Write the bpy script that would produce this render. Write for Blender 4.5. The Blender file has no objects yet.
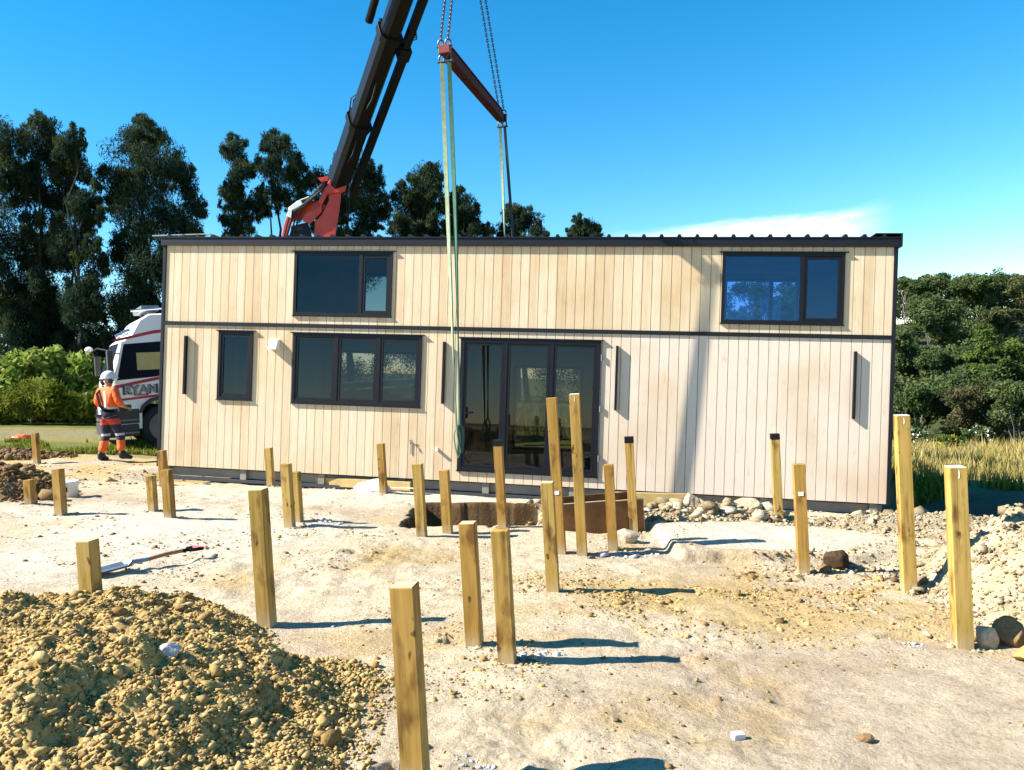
import bpy, bmesh, math, random
import numpy as np
from mathutils import Vector, Matrix, Quaternion
rng = np.random.default_rng(7); random.seed(7)
PI = math.pi
scene = bpy.context.scene
COL = scene.collection
EYE = 1.7            # the ground at the photographer's feet is z = 0

# ------------------------------------------------------------------ helpers
def nrm(v):
    v = np.asarray(v, float); return v / np.linalg.norm(v)

class MB:
    """collects pieces and links them as ONE mesh object"""
    def __init__(s): s.v = []; s.f = []; s.n = 0
    def add(s, V, F):
        s.v.extend([tuple(map(float, p)) for p in V]); s.f.extend([tuple(i + s.n for i in f) for f in F]); s.n += len(V); return s
    def box(s, x0, x1, y0, y1, z0, z1):
        V = [(x0,y0,z0),(x1,y0,z0),(x1,y1,z0),(x0,y1,z0),(x0,y0,z1),(x1,y0,z1),(x1,y1,z1),(x0,y1,z1)]
        return s.add(V, [(0,3,2,1),(4,5,6,7),(0,1,5,4),(1,2,6,5),(2,3,7,6),(3,0,4,7)])
    def beam(s, a, b, w, h, up=(0,0,1), w2=None, h2=None):
        a = np.array(a, float); b = np.array(b, float); d = nrm(b - a); u = np.array(up, float)
        if abs(d @ nrm(u)) > .98: u = np.array((1.,0,0))
        sd = nrm(np.cross(d, u)); u = np.cross(sd, d)
        w2 = w2 or w; h2 = h2 or h; V = []
        for p, ww, hh in ((a, w, h), (b, w2, h2)):
            for i, j in ((-1,-1),(1,-1),(1,1),(-1,1)): V.append(p + sd*ww/2*i + u*hh/2*j)
        return s.add(V, [(0,1,2,3),(7,6,5,4),(0,4,5,1),(1,5,6,2),(2,6,7,3),(3,7,4,0)])
    def tube(s, pts, r, n=8, cap=True):
        pts = [np.array(p, float) for p in pts]; m = len(pts)
        rr = [r]*m if np.isscalar(r) else list(r)
        V = []; u = None
        for i, p in enumerate(pts):
            d = nrm(pts[min(i+1, m-1)] - pts[max(i-1, 0)])
            if u is None:
                u = np.array((0,0,1.)) if abs(d[2]) < .9 else np.array((1.,0,0))
            u = nrm(u - d*(u @ d)); w = np.cross(d, u)
            for k in range(n):
                a = 2*PI*k/n; V.append(p + rr[i]*(math.cos(a)*u + math.sin(a)*w))
        F = [(i*n+k, i*n+(k+1) % n, (i+1)*n+(k+1) % n, (i+1)*n+k) for i in range(m-1) for k in range(n)]
        if cap: F += [tuple(range(n))[::-1], tuple((m-1)*n+k for k in range(n))]
        return s.add(V, F)
    def prism(s, poly, y0, y1):
        """polygon in (x, z), pulled from y0 to y1"""
        n = len(poly); V = [(x, y0, z) for x, z in poly] + [(x, y1, z) for x, z in poly]
        return s.add(V, [tuple(range(n)), tuple(range(2*n-1, n-1, -1))] + [(i+n, (i+1) % n+n, (i+1) % n, i) for i in range(n)])
    def build(s, name, m, parent=None, bevel=0, smooth=False):
        me = bpy.data.meshes.new(name); me.from_pydata(s.v, [], s.f); me.update()
        bm = bmesh.new(); bm.from_mesh(me); bmesh.ops.recalc_face_normals(bm, faces=bm.faces[:])
        if bevel: bmesh.ops.bevel(bm, geom=bm.edges[:], offset=bevel, segments=2, affect='EDGES', profile=.6)
        bm.to_mesh(me); bm.free()
        return link(name, me, m, parent, smooth)

def link(name, me, m, parent=None, smooth=False):
    o = bpy.data.objects.new(name, me); COL.objects.link(o)
    for mm in (m if isinstance(m, (list, tuple)) else [m]): me.materials.append(mm)
    if smooth: me.polygons.foreach_set('use_smooth', np.ones(len(me.polygons), bool))
    if parent: o.parent = parent
    return o

def np_mesh(name, V, F, attr=None, colattr=None):
    V = np.asarray(V, np.float32); F = np.asarray(F, np.int32); k = F.shape[1]
    me = bpy.data.meshes.new(name); me.vertices.add(len(V)); me.vertices.foreach_set('co', V.ravel())
    me.loops.add(F.size); me.loops.foreach_set('vertex_index', F.ravel())
    me.polygons.add(len(F)); me.polygons.foreach_set('loop_start', np.arange(0, F.size, k, dtype=np.int32))
    me.update(calc_edges=True)
    if attr is not None:
        a = me.attributes.new('rnd', 'FLOAT', 'FACE'); a.data.foreach_set('value', np.asarray(attr, np.float32))
    if colattr is not None:
        a = me.attributes.new('tone', 'FLOAT_COLOR', 'POINT')
        a.data.foreach_set('color', np.c_[colattr, np.ones(len(colattr))].astype(np.float32).ravel())
    return me

def tag(o, label=None, cat=None, group=None, kind=None):
    if label: o['label'] = label
    if cat: o['category'] = cat
    if group: o['group'] = group
    if kind: o['kind'] = kind
    return o

def empty(name, loc=(0,0,0), rz=0, label=None, cat=None, group=None):
    o = bpy.data.objects.new(name, None); COL.objects.link(o); o.location = loc; o.rotation_euler = (0,0,rz)
    o.empty_display_size = .2
    return tag(o, label, cat, group)

# value noise
def _h(ix, iy, s):
    n = (ix.astype(np.int64)*374761393 + iy.astype(np.int64)*668265263 + s*974634777) & 0x7fffffff
    n = ((n ^ (n >> 13))*1274126177) & 0x7fffffff
    return ((n ^ (n >> 16)) & 0xffff)/65535.
def vnoise(x, y, s=0):
    ix = np.floor(x); iy = np.floor(y); fx = x-ix; fy = y-iy
    fx = fx*fx*(3-2*fx); fy = fy*fy*(3-2*fy)
    a = _h(ix,iy,s); b = _h(ix+1,iy,s); c = _h(ix,iy+1,s); d = _h(ix+1,iy+1,s)
    return (a*(1-fx)+b*fx)*(1-fy) + (c*(1-fx)+d*fx)*fy
def fbm(x, y, o=4, s=0):
    r = 0; a = 1; t = 0
    for i in range(o):
        r = r + a*vnoise(x*2**i+17.3*i, y*2**i-9.1*i, s+i); t += a; a *= .5
    return r/t*2-1
def sstep(a, b, x):
    t = np.clip((x-a)/(b-a), 0, 1); return t*t*(3-2*t)
def bump(x, y, cx, cy, rx, ry, rot=0):
    c, s = math.cos(rot), math.sin(rot); dx = x-cx; dy = y-cy
    u = (dx*c+dy*s)/rx; v = (-dx*s+dy*c)/ry
    return np.clip(1-u*u-v*v, 0, 1)

# ------------------------------------------------------------------ materials
def new_mat(name):
    m = bpy.data.materials.new(name); m.use_nodes = True
    return m, m.node_tree, m.node_tree.nodes['Principled BSDF']
def N(nt, t, **kw):
    n = nt.nodes.new(t)
    for k, v in kw.items(): setattr(n, k, v)
    return n
def ramp(nt, stops, fac=None, interp='LINEAR'):
    r = N(nt, 'ShaderNodeValToRGB'); r.color_ramp.interpolation = interp
    el = r.color_ramp.elements
    while len(el) < len(stops): el.new(.5)
    for e, (p, c) in zip(el, stops): e.position = p; e.color = (*c, 1)
    if fac is not None: nt.links.new(fac, r.inputs[0])
    return r.outputs[0]
def mixc(nt, a, b, fac, mode='MIX'):
    n = N(nt, 'ShaderNodeMix', data_type='RGBA', blend_type=mode)
    for k, v in ((0, fac), (6, a), (7, b)):
        if isinstance(v, (int, float)): n.inputs[k].default_value = v
        elif isinstance(v, tuple): n.inputs[k].default_value = (*v, 1)
        else: nt.links.new(v, n.inputs[k])
    return n.outputs[2]
def noise(nt, scale, detail=4, vec=None, rough=.55):
    n = N(nt, 'ShaderNodeTexNoise'); n.inputs['Scale'].default_value = scale; n.inputs['Detail'].default_value = detail
    n.inputs['Roughness'].default_value = rough
    if vec is not None: nt.links.new(vec, n.inputs['Vector'])
    return n.outputs[0]
def mapped(nt, scale, kind='Object'):
    t = N(nt, 'ShaderNodeTexCoord'); mp = N(nt, 'ShaderNodeMapping'); mp.inputs['Scale'].default_value = scale
    nt.links.new(t.outputs[kind], mp.inputs[0]); return mp.outputs[0]
def add_bump(nt, b, h, strength=.3, dist=.01):
    n = N(nt, 'ShaderNodeBump'); n.inputs['Strength'].default_value = strength; n.inputs['Distance'].default_value = dist
    nt.links.new(h, n.inputs['Height']); nt.links.new(n.outputs[0], b.inputs['Normal'])
def mat(name, c, rough=.6, metal=0, var=.25, scale=6, bumps=0, spec=.5, c2=None):
    m, nt, b = new_mat(name)
    c2 = c2 or tuple(x*(1-var) for x in c)
    f = noise(nt, scale, 5, mapped(nt, (1,1,1)))
    nt.links.new(ramp(nt, [(.3, c2), (.7, c)], f), b.inputs['Base Color'])
    b.inputs['Roughness'].default_value = rough; b.inputs['Metallic'].default_value = metal
    b.inputs['Specular IOR Level'].default_value = spec
    if bumps: add_bump(nt, b, noise(nt, scale*6, 4, mapped(nt, (1,1,1))), bumps)
    return m

def ground_mat():
    m, nt, b = new_mat('site_ground')
    a = N(nt, 'ShaderNodeAttribute', attribute_name='tone')
    v = mapped(nt, (1,1,1))
    c = mixc(nt, a.outputs['Color'], ramp(nt, [(.3, (.62,.58,.52)), (.55, (1,1,1)), (.8, (1.08,1.06,1.0))], noise(nt, 9, 6, v, .7)), .75, 'MULTIPLY')
    c = mixc(nt, c, ramp(nt, [(.34, (.45,.38,.3)), (.46, (1,1,1))], noise(nt, 46, 4, v, .65)), .6, 'MULTIPLY')
    nt.links.new(c, b.inputs['Base Color']); b.inputs['Roughness'].default_value = .95; b.inputs['Specular IOR Level'].default_value = .15
    add_bump(nt, b, noise(nt, 28, 7, v, .72), .85, .035)
    return m
def clod_mat(name, c, c2, c3=None):
    m, nt, b = new_mat(name)
    a = N(nt, 'ShaderNodeAttribute', attribute_name='rnd')
    st = [(0, c2), (.55, c), (1, c3 or tuple(min(1, x*1.25) for x in c))]
    v = mapped(nt, (1,1,1))
    col = mixc(nt, ramp(nt, st, a.outputs['Fac']), ramp(nt, [(.3, (.6,.55,.5)), (.65, (1.05,1.05,1.05))], noise(nt, 35, 4, v)), .6, 'MULTIPLY')
    nt.links.new(col, b.inputs['Base Color']); b.inputs['Roughness'].default_value = .95; b.inputs['Specular IOR Level'].default_value = .15
    add_bump(nt, b, noise(nt, 70, 4, v), .5, .012)
    return m
def leaf_mat(name, stops, trans=.25):
    m, nt, b = new_mat(name)
    a = N(nt, 'ShaderNodeAttribute', attribute_name='rnd')
    c = ramp(nt, stops, a.outputs['Fac'])
    nt.links.new(c, b.inputs['Base Color']); b.inputs['Roughness'].default_value = .8; b.inputs['Specular IOR Level'].default_value = .08
    t = N(nt, 'ShaderNodeBsdfTranslucent'); nt.links.new(c, t.inputs[0])
    mx = N(nt, 'ShaderNodeMixShader'); mx.inputs[0].default_value = trans
    nt.links.new(b.outputs[0], mx.inputs[1]); nt.links.new(t.outputs[0], mx.inputs[2])
    nt.links.new(mx.outputs[0], nt.nodes['Material Output'].inputs[0])
    return m
def board_mat():
    """pale vertical cladding: every board its own tone, faint grain, water marks"""
    m, nt, b = new_mat('cladding_timber')
    tc = N(nt, 'ShaderNodeTexCoord'); sx = N(nt, 'ShaderNodeSeparateXYZ'); nt.links.new(tc.outputs['Object'], sx.inputs[0])
    d = N(nt, 'ShaderNodeMath', operation='DIVIDE'); nt.links.new(sx.outputs[0], d.inputs[0]); d.inputs[1].default_value = .1475
    fl = N(nt, 'ShaderNodeMath', operation='FLOOR'); nt.links.new(d.outputs[0], fl.inputs[0])
    gt = N(nt, 'ShaderNodeMath', operation='GREATER_THAN'); nt.links.new(sx.outputs[2], gt.inputs[0]); gt.inputs[1].default_value = 2.45
    cb = N(nt, 'ShaderNodeCombineXYZ'); nt.links.new(fl.outputs[0], cb.inputs[0]); nt.links.new(gt.outputs[0], cb.inputs[1])
    wn = N(nt, 'ShaderNodeTexWhiteNoise', noise_dimensions='3D'); nt.links.new(cb.outputs[0], wn.inputs[0])
    base = ramp(nt, [(0, (.53,.41,.265)), (.35, (.585,.475,.325)), (.7, (.61,.515,.375)), (1, (.57,.45,.295))], wn.outputs[0])
    g = noise(nt, 1, 6, mapped(nt, (38, 20, 1.2)), .65)
    base = mixc(nt, base, ramp(nt, [(.3, (.82,.77,.7)), (.6, (1,1,1)), (.8, (1.06,1.05,1.02))], g), .8, 'MULTIPLY')
    big = noise(nt, .9, 4, mapped(nt, (1, 1, .8)))
    wx = N(nt, 'ShaderNodeMapRange', interpolation_type='SMOOTHSTEP'); nt.links.new(sx.outputs[0], wx.inputs[0]); wx.inputs[1].default_value = 4.2; wx.inputs[2].default_value = 8.5
    lo = N(nt, 'ShaderNodeMath', operation='SUBTRACT'); lo.inputs[0].default_value = 1; nt.links.new(gt.outputs[0], lo.inputs[1])
    wm = N(nt, 'ShaderNodeMath', operation='MULTIPLY'); nt.links.new(wx.outputs[0], wm.inputs[0]); nt.links.new(lo.outputs[0], wm.inputs[1])
    wm2 = N(nt, 'ShaderNodeMath', operation='MULTIPLY'); nt.links.new(wm.outputs[0], wm2.inputs[0]); wm2.inputs[1].default_value = .78
    base = mixc(nt, base, (.60,.52,.44), wm2.outputs[0])
    base = mixc(nt, base, ramp(nt, [(.32, (.80,.64,.44)), (.52, (1,1,1)), (.7, (1.02,.99,1.02))], big), .5, 'MULTIPLY')
    st = noise(nt, 1, 5, mapped(nt, (9, 9, 3.2)), .7)
    base = mixc(nt, base, ramp(nt, [(.3, (.72,.58,.4)), (.42, (1,1,1))], st), .4, 'MULTIPLY')
    nt.links.new(base, b.inputs['Base Color']); b.inputs['Roughness'].default_value = .75; b.inputs['Specular IOR Level'].default_value = .25
    add_bump(nt, b, g, .2, .004)
    return m
def post_mat():
    m, nt, b = new_mat('treated_pine')
    oi = N(nt, 'ShaderNodeObjectInfo'); v = N(nt, 'ShaderNodeTexCoord')
    ad = N(nt, 'ShaderNodeVectorMath', operation='ADD')
    cb = N(nt, 'ShaderNodeCombineXYZ'); ml = N(nt, 'ShaderNodeMath', operation='MULTIPLY'); ml.inputs[1].default_value = 37
    nt.links.new(oi.outputs['Random'], ml.inputs[0])
    for i in range(3): nt.links.new(ml.outputs[0], cb.inputs[i])
    nt.links.new(v.outputs['Object'], ad.inputs[0]); nt.links.new(cb.outputs[0], ad.inputs[1])
    mp = N(nt, 'ShaderNodeMapping'); mp.inputs['Scale'].default_value = (26, 26, 1.6); nt.links.new(ad.outputs[0], mp.inputs[0])
    g = noise(nt, 1, 6, mp.outputs[0], .6)
    base = ramp(nt, [(0, (.30,.165,.035)), (.5, (.37,.225,.055)), (1, (.40,.27,.075))], oi.outputs['Random'])
    base = mixc(nt, base, ramp(nt, [(.28, (.42,.33,.22)), (.5, (.95,.95,.95)), (.75, (1.2,1.17,1.12))], g), .95, 'MULTIPLY')
    mp2 = N(nt, 'ShaderNodeMapping'); mp2.inputs['Scale'].default_value = (7, 7, 3.2); nt.links.new(ad.outputs[0], mp2.inputs[0])
    base = mixc(nt, base, ramp(nt, [(.33, (.26,.14,.07)), (.45, (1,1,1))], noise(nt, 1, 3, mp2.outputs[0])), .75, 'MULTIPLY')
    mp3 = N(nt, 'ShaderNodeMapping'); mp3.inputs['Scale'].default_value = (3, 3, 1.1); nt.links.new(ad.outputs[0], mp3.inputs[0])
    mp4 = N(nt, 'ShaderNodeMapping'); mp4.inputs['Scale'].default_value = (17, 17, 9); nt.links.new(ad.outputs[0], mp4.inputs[0])
    base = mixc(nt, base, ramp(nt, [(.27, (.13,.07,.03)), (.335, (1,1,1))], noise(nt, 1, 2, mp4.outputs[0])), .85, 'MULTIPLY')
    mp5 = N(nt, 'ShaderNodeMapping'); mp5.inputs['Scale'].default_value = (75, 75, .9); nt.links.new(ad.outputs[0], mp5.inputs[0])
    base = mixc(nt, base, ramp(nt, [(.27, (.2,.13,.07)), (.34, (1,1,1))], noise(nt, 1, 2, mp5.outputs[0])), .7, 'MULTIPLY')
    base = mixc(nt, base, ramp(nt, [(.36, (.72,.76,.55)), (.55, (1,1,1))], noise(nt, 1, 3, mp3.outputs[0])), .7, 'MULTIPLY')
    sz_ = N(nt, 'ShaderNodeSeparateXYZ'); nt.links.new(v.outputs['Object'], sz_.inputs[0]); mr_ = N(nt, 'ShaderNodeMapRange', interpolation_type='SMOOTHSTEP'); nt.links.new(sz_.outputs[2], mr_.inputs[0]); mr_.inputs[1].default_value = .16; mr_.inputs[2].default_value = -.02
    md_ = N(nt, 'ShaderNodeMath', operation='MULTIPLY'); nt.links.new(mr_.outputs[0], md_.inputs[0]); nt.links.new(noise(nt, 14, 3, ad.outputs[0]), md_.inputs[1])
    base = mixc(nt, base, (.44,.37,.27), md_.outputs[0])   # splashed with pale mud at the foot
    nt.links.new(base, b.inputs['Base Color']); b.inputs['Roughness'].default_value = .7; b.inputs['Specular IOR Level'].default_value = .25
    add_bump(nt, b, g, .35, .004)
    return m
def glass_mat(name, tint, refl=.10, gc=(.95,.97,1)):
    m, nt, b = new_mat(name); nt.nodes.remove(b)
    t = N(nt, 'ShaderNodeBsdfTransparent'); t.inputs[0].default_value = (*tint, 1)
    g = N(nt, 'ShaderNodeBsdfGlossy'); g.inputs['Roughness'].default_value = .004; g.inputs[0].default_value = (*gc, 1)
    fr = N(nt, 'ShaderNodeLayerWeight'); fr.inputs[0].default_value = .5
    mr = N(nt, 'ShaderNodeMapRange'); nt.links.new(fr.outputs['Facing'], mr.inputs[0])
    mr.inputs[1].default_value = .3; mr.inputs[2].default_value = 1; mr.inputs[3].default_value = refl; mr.inputs[4].default_value = .9
    mx = N(nt, 'ShaderNodeMixShader'); nt.links.new(mr.outputs[0], mx.inputs[0]); nt.links.new(t.outputs[0], mx.inputs[1]); nt.links.new(g.outputs[0], mx.inputs[2])
    nt.links.new(mx.outputs[0], nt.nodes['Material Output'].inputs[0])
    return m
def bands_mat(name, stops, axis=2, lo=0., hi=2., rough=.8):
    """cloth whose sewn-on bands sit at fixed heights of the garment"""
    m, nt, b = new_mat(name)
    t = N(nt, 'ShaderNodeTexCoord'); s = N(nt, 'ShaderNodeSeparateXYZ'); nt.links.new(t.outputs['Object'], s.inputs[0])
    mr = N(nt, 'ShaderNodeMapRange'); mr.inputs[1].default_value = lo; mr.inputs[2].default_value = hi; nt.links.new(s.outputs[axis], mr.inputs[0])
    c = ramp(nt, [((p-lo)/(hi-lo), col) for p, col in stops], mr.outputs[0], 'CONSTANT')
    c = mixc(nt, c, ramp(nt, [(.3, (.7,.7,.7)), (.6, (1,1,1))], noise(nt, 9, 3, t.outputs['Object'])), .6, 'MULTIPLY')
    nt.links.new(c, b.inputs['Base Color']); b.inputs['Roughness'].default_value = rough
    add_bump(nt, b, noise(nt, 14, 3, t.outputs['Object']), .5, .03)
    return m

M = dict(
    ground=ground_mat(), boards=board_mat(), post=post_mat(),
    joinery=mat('charcoal_joinery', (.005,.006,.010), .45, 0, .2, 3, 0, .25),
    roofing=mat('charcoal_roofing', (.006,.007,.012), .45, 0, .25, 2, 0, .3),
    backing=mat('building_wrap', (.02,.02,.02), .9),
    lining=mat('ply_lining', (.34,.29,.22), .8, 0, .2, 2),
    intfloor=mat('interior_floor', (.25,.17,.1), .5, 0, .3, 3),
    steel=mat('galvanised_channel', (.25,.235,.20), .6, .1, .3, 4),
    darksteel=mat('dark_skid_steel', (.05,.055,.065), .55, .3, .3, 4),
    white=mat('white_plastic', (.75,.75,.73), .4, 0, .1, 4),
    glass=glass_mat('window_glass', (.42,.44,.42), .035), skyglass=glass_mat('sky_tinted_glass', (.30,.48,.80), .11, (.45,.68,1)),  # second glass: blue of the reflected sky put into tint and gloss
    blackrub=mat('black_rubber', (.012,.012,.013), .8, 0, .3, 8, .3),
    blackmetal=mat('black_crane_steel', (.006,.006,.008), .42, .0, .35, 2, 0, .22),
    greymetal=mat('worn_grey_steel', (.22,.23,.25), .4, .5, .4, 5),
    chrome=mat('polished_steel', (.6,.62,.65), .2, .9, .2, 5),
    red=mat('crane_red_paint', (.58,.04,.012), .38, 0, .3, 3),
    endred=mat('faded_red_paint', (.20,.02,.018), .6, 0, .3, 6),
    darkred=mat('oxide_red_paint', (.06,.010,.010), .75, 0, .45, 6, .1, .15),
    stripe=mat('stripe_red', (.42,.03,.04), .4),
    truckwhite=mat('truck_white_paint', (.78,.76,.74), .3, 0, .12, 1.5),
    darkplastic=mat('dark_truck_plastic', (.035,.036,.04), .55, 0, .3, 4),
    truckglass=mat('dark_truck_glass', (.006,.010,.018), .08, 0, .2, 2, 0, .22),
    screen=mat('dark_windscreen', (.006,.009,.013), .6, 0, .2, 2, 0, .03),
    amber=mat('cream_seat', (.45,.36,.14), .7),
    slinggreen=mat('green_webbing', (.035,.13,.08), .8, 0, .4, 12), slingpale=mat('pale_green_webbing', (.26,.33,.20), .8, 0, .35, 9),
    slingdark=mat('dark_webbing', (.03,.05,.055), .85, 0, .4, 12),
    chain=mat('dark_chain_steel', (.05,.05,.06), .45, .5, .3, 8),
    rustply=mat('rust_brown_panel', (.25,.115,.045), .8, 0, .6, 3.5, .3, .2), rawedge=mat('raw_panel_edge', (.5,.38,.22), .8),
    plank=mat('yellow_timber', (.46,.33,.13), .7, 0, .3, 5, .2),
    blacktop=mat('black_sealant', (.005,.005,.006), .7, 0, .2, 4, 0, .2), whitetag=mat('white_paper_tag', (.75,.74,.7), .6, 0, .05),
    heap=clod_mat('yellow_clay_clods', (.38,.265,.10), (.21,.135,.05), (.47,.35,.165)),
    pale=clod_mat('pale_rubble', (.42,.355,.245), (.27,.21,.12), (.50,.445,.35)),
    shaderock=clod_mat('shade_dark_rock', (.06,.04,.022), (.04,.026,.014), (.08,.055,.03)),  # rock colour darkened to stand for the shaded face of the ledge
    spoil=clod_mat('pale_yellow_spoil', (.33,.27,.17), (.17,.13,.075), (.45,.39,.29)),
    brown=clod_mat('brown_soil_clods', (.20,.125,.06), (.11,.065,.03)),
    conc=clod_mat('grey_concrete_crumbs', (.42,.43,.44), (.30,.30,.31), (.6,.6,.6)),
    skin=mat('skin', (.42,.23,.15), .6, 0, .1), boot=mat('black_boot_leather', (.015,.015,.016), .6),
    helmet=mat('white_helmet', (.72,.70,.64), .35, 0, .06), strap=mat('black_strap', (.005,.005,.006), .9, 0, .2, 4, 0, .1), remote=mat('black_remote', (.02,.02,.022), .5),
    orange=mat('orange_cloth', (.80,.10,.02), .8), orangeplastic=mat('orange_plastic', (.75,.09,.03), .5),
    pink=mat('pink_grip', (.6,.05,.12), .5), shaft=mat('ash_shaft', (.25,.13,.05), .6, 0, .3, 10), bladesteel=mat('shovel_steel', (.32,.35,.40), .32, .7, .3, 8),
    sack=mat('white_sack_cloth', (.62,.60,.58), .8, 0, .15, 8, .4),
    bark=mat('grey_brown_bark', (.055,.047,.042), .9, 0, .5, 4, .6), palebark=mat('pale_bark', (.13,.115,.095), .9, 0, .4, 4, .4),
    casu=leaf_mat('she_oak_foliage', [(0, (.012,.026,.021)), (.5, (.024,.046,.028)), (.8, (.05,.07,.026)), (1, (.105,.11,.03))], .35),
    bushleaf=leaf_mat('native_bush_leaf', [(0, (.034,.064,.022)), (.5, (.075,.112,.038)), (.85, (.12,.15,.055)), (1, (.17,.185,.085))], .35),
    paleleaf=leaf_mat('pale_olive_leaf', [(0, (.032,.05,.018)), (.5, (.075,.09,.032)), (1, (.14,.14,.065))], .35),
    brownleaf=leaf_mat('brownish_scrub_leaf', [(0, (.04,.05,.02)), (.5, (.08,.085,.035)), (1, (.15,.125,.06))], .35),
    brightleaf=leaf_mat('bright_conifer_leaf', [(0, (.03,.06,.012)), (.5, (.075,.115,.025)), (1, (.13,.165,.04))], .25),
    hedge=leaf_mat('glossy_hedge_leaf', [(0, (.05,.10,.016)), (.5, (.18,.25,.04)), (1, (.34,.38,.10))], .3),
    weed=leaf_mat('yellow_green_weeds', [(0, (.055,.085,.008)), (.5, (.14,.17,.02)), (1, (.26,.24,.045))], .3),
    dry=leaf_mat('dry_grass', [(0, (.14,.135,.03)), (.4, (.31,.25,.08)), (.8, (.42,.34,.13)), (1, (.50,.42,.2))], .3),
    petal=leaf_mat('white_petals', [(0, (.65,.66,.6)), (1, (.8,.8,.76))], .2), yellowpetal=leaf_mat('yellow_petals', [(0, (.55,.42,.02)), (1, (.75,.6,.04))], .2),
)

# ------------------------------------------------------------------ camera (hand-held phone: pitched 1.5 degrees down, rolled 3.2 degrees)
FPX = 770.; PITCH = math.radians(1.5); ROLL = math.radians(3.2)
cF = np.array([0, math.cos(PITCH), -math.sin(PITCH)]); cR0 = np.array([1.,0,0]); cU0 = np.array([0, math.sin(PITCH), math.cos(PITCH)])
cR = math.cos(ROLL)*cR0 - math.sin(ROLL)*cU0; cU = math.sin(ROLL)*cR0 + math.cos(ROLL)*cU0
cd = bpy.data.cameras.new('camera'); cam = bpy.data.objects.new('camera', cd); COL.objects.link(cam)
cd.sensor_fit = 'HORIZONTAL'; cd.sensor_width = 36; cd.lens = 36*FPX/1024; cd.clip_start = .05; cd.clip_end = 3000
mw = Matrix.Identity(4)
for i in range(3): mw[i][0] = cR[i]; mw[i][1] = cU[i]; mw[i][2] = -cF[i]
mw.translation = (0, 0, EYE); cam.matrix_world = mw; scene.camera = cam
def at(u, v, d):
    """measured photo pixel + distance in metres -> point in the place"""
    p = (cF*FPX + cR*(u-512) - cU*(v-385))/FPX*d; return p + np.array((0,0,EYE))

# ------------------------------------------------------------------ light
SUN = nrm((.745, .11, -.655))           # direction the light travels
sl = bpy.data.lights.new('sun', 'SUN'); so = bpy.data.objects.new('sun', sl); COL.objects.link(so)
sl.energy = 5.0; sl.angle = math.radians(.5); sl.color = (1, .93, .82)
so.rotation_euler = Vector(SUN).to_track_quat('-Z', 'Y').to_euler()
w = bpy.data.worlds.new('World'); scene.world = w; w.use_nodes = True; nt = w.node_tree
bg = nt.nodes['Background']; sky = N(nt, 'ShaderNodeTexSky', sky_type='NISHITA'); sky.sun_disc = False
sky.sun_elevation = math.asin(-SUN[2]); sky.sun_rotation = math.atan2(-SUN[0], -SUN[1])
sky.air_density = 1.0; sky.dust_density = 0; sky.ozone_density = 2.2; sky.altitude = 900
hs = N(nt, 'ShaderNodeHueSaturation'); hs.inputs['Saturation'].default_value = 1.42; hs.inputs['Hue'].default_value = .489; nt.links.new(sky.outputs[0], hs.inputs['Color'])
# a thin bank of cloud low in the sky beyond the hill, and one faint wisp
tc = N(nt, 'ShaderNodeTexCoord'); sp = N(nt, 'ShaderNodeSeparateXYZ'); nt.links.new(tc.outputs['Generated'], sp.inputs[0])
def MT(op, a, b=None, c=None):
    n = N(nt, 'ShaderNodeMath', operation=op)
    for i, x in enumerate((a, b, c)):
        if x is None: continue
        if isinstance(x, (int, float)): n.inputs[i].default_value = x
        else: nt.links.new(x, n.inputs[i])
    return n.outputs[0]
az = MT('ARCTAN2', sp.outputs[0], sp.outputs[1]); el = MT('ARCSINE', sp.outputs[2])
cv = N(nt, 'ShaderNodeCombineXYZ'); nt.links.new(MT('MULTIPLY', az, 6), cv.inputs[0]); nt.links.new(MT('MULTIPLY', el, 26), cv.inputs[1])
cn = noise(nt, 1.3, 7, cv.outputs[0], .6)
def srange(x, a, b):
    n = N(nt, 'ShaderNodeMapRange', interpolation_type='SMOOTHSTEP'); nt.links.new(x, n.inputs[0]); n.inputs[1].default_value = a; n.inputs[2].default_value = b
    return n.outputs[0]
# bank: its top edge climbs gently to the right
top = MT('ADD', MT('MULTIPLY', az, .02), .156)
d = MT('SUBTRACT', MT('ADD', top, MT('MULTIPLY', MT('SUBTRACT', cn, .5), .030)), el)
bank = MT('MULTIPLY', MT('MULTIPLY', srange(d, -.003, .012), srange(az, .10, .20)), MT('SUBTRACT', 1, srange(az, .40, .475)))
bank = MT('MULTIPLY', bank, MT('SUBTRACT', 1, MT('MULTIPLY', srange(d, .035, .10), .75)))
cv2 = N(nt, 'ShaderNodeCombineXYZ'); nt.links.new(MT('MULTIPLY', az, 22), cv2.inputs[0]); nt.links.new(MT('MULTIPLY', el, 70), cv2.inputs[1])
bank = MT('MULTIPLY', bank, MT('ADD', MT('MULTIPLY', srange(noise(nt, 1.2, 8, cv2.outputs[0], .62), .32, .55), .45), .58))
cm = mixc(nt, hs.outputs[0], (5.2, 5.6, 6.2), MT('MULTIPLY', bank, .9))
nt.links.new(cm, bg.inputs[0]); bg.inputs[1].default_value = .08
vs = scene.view_settings; vs.view_transform = 'Standard'; vs.look = 'None'; vs.exposure = 1.62; vs.gamma = 1; vs.use_curve_mapping = False

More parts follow.
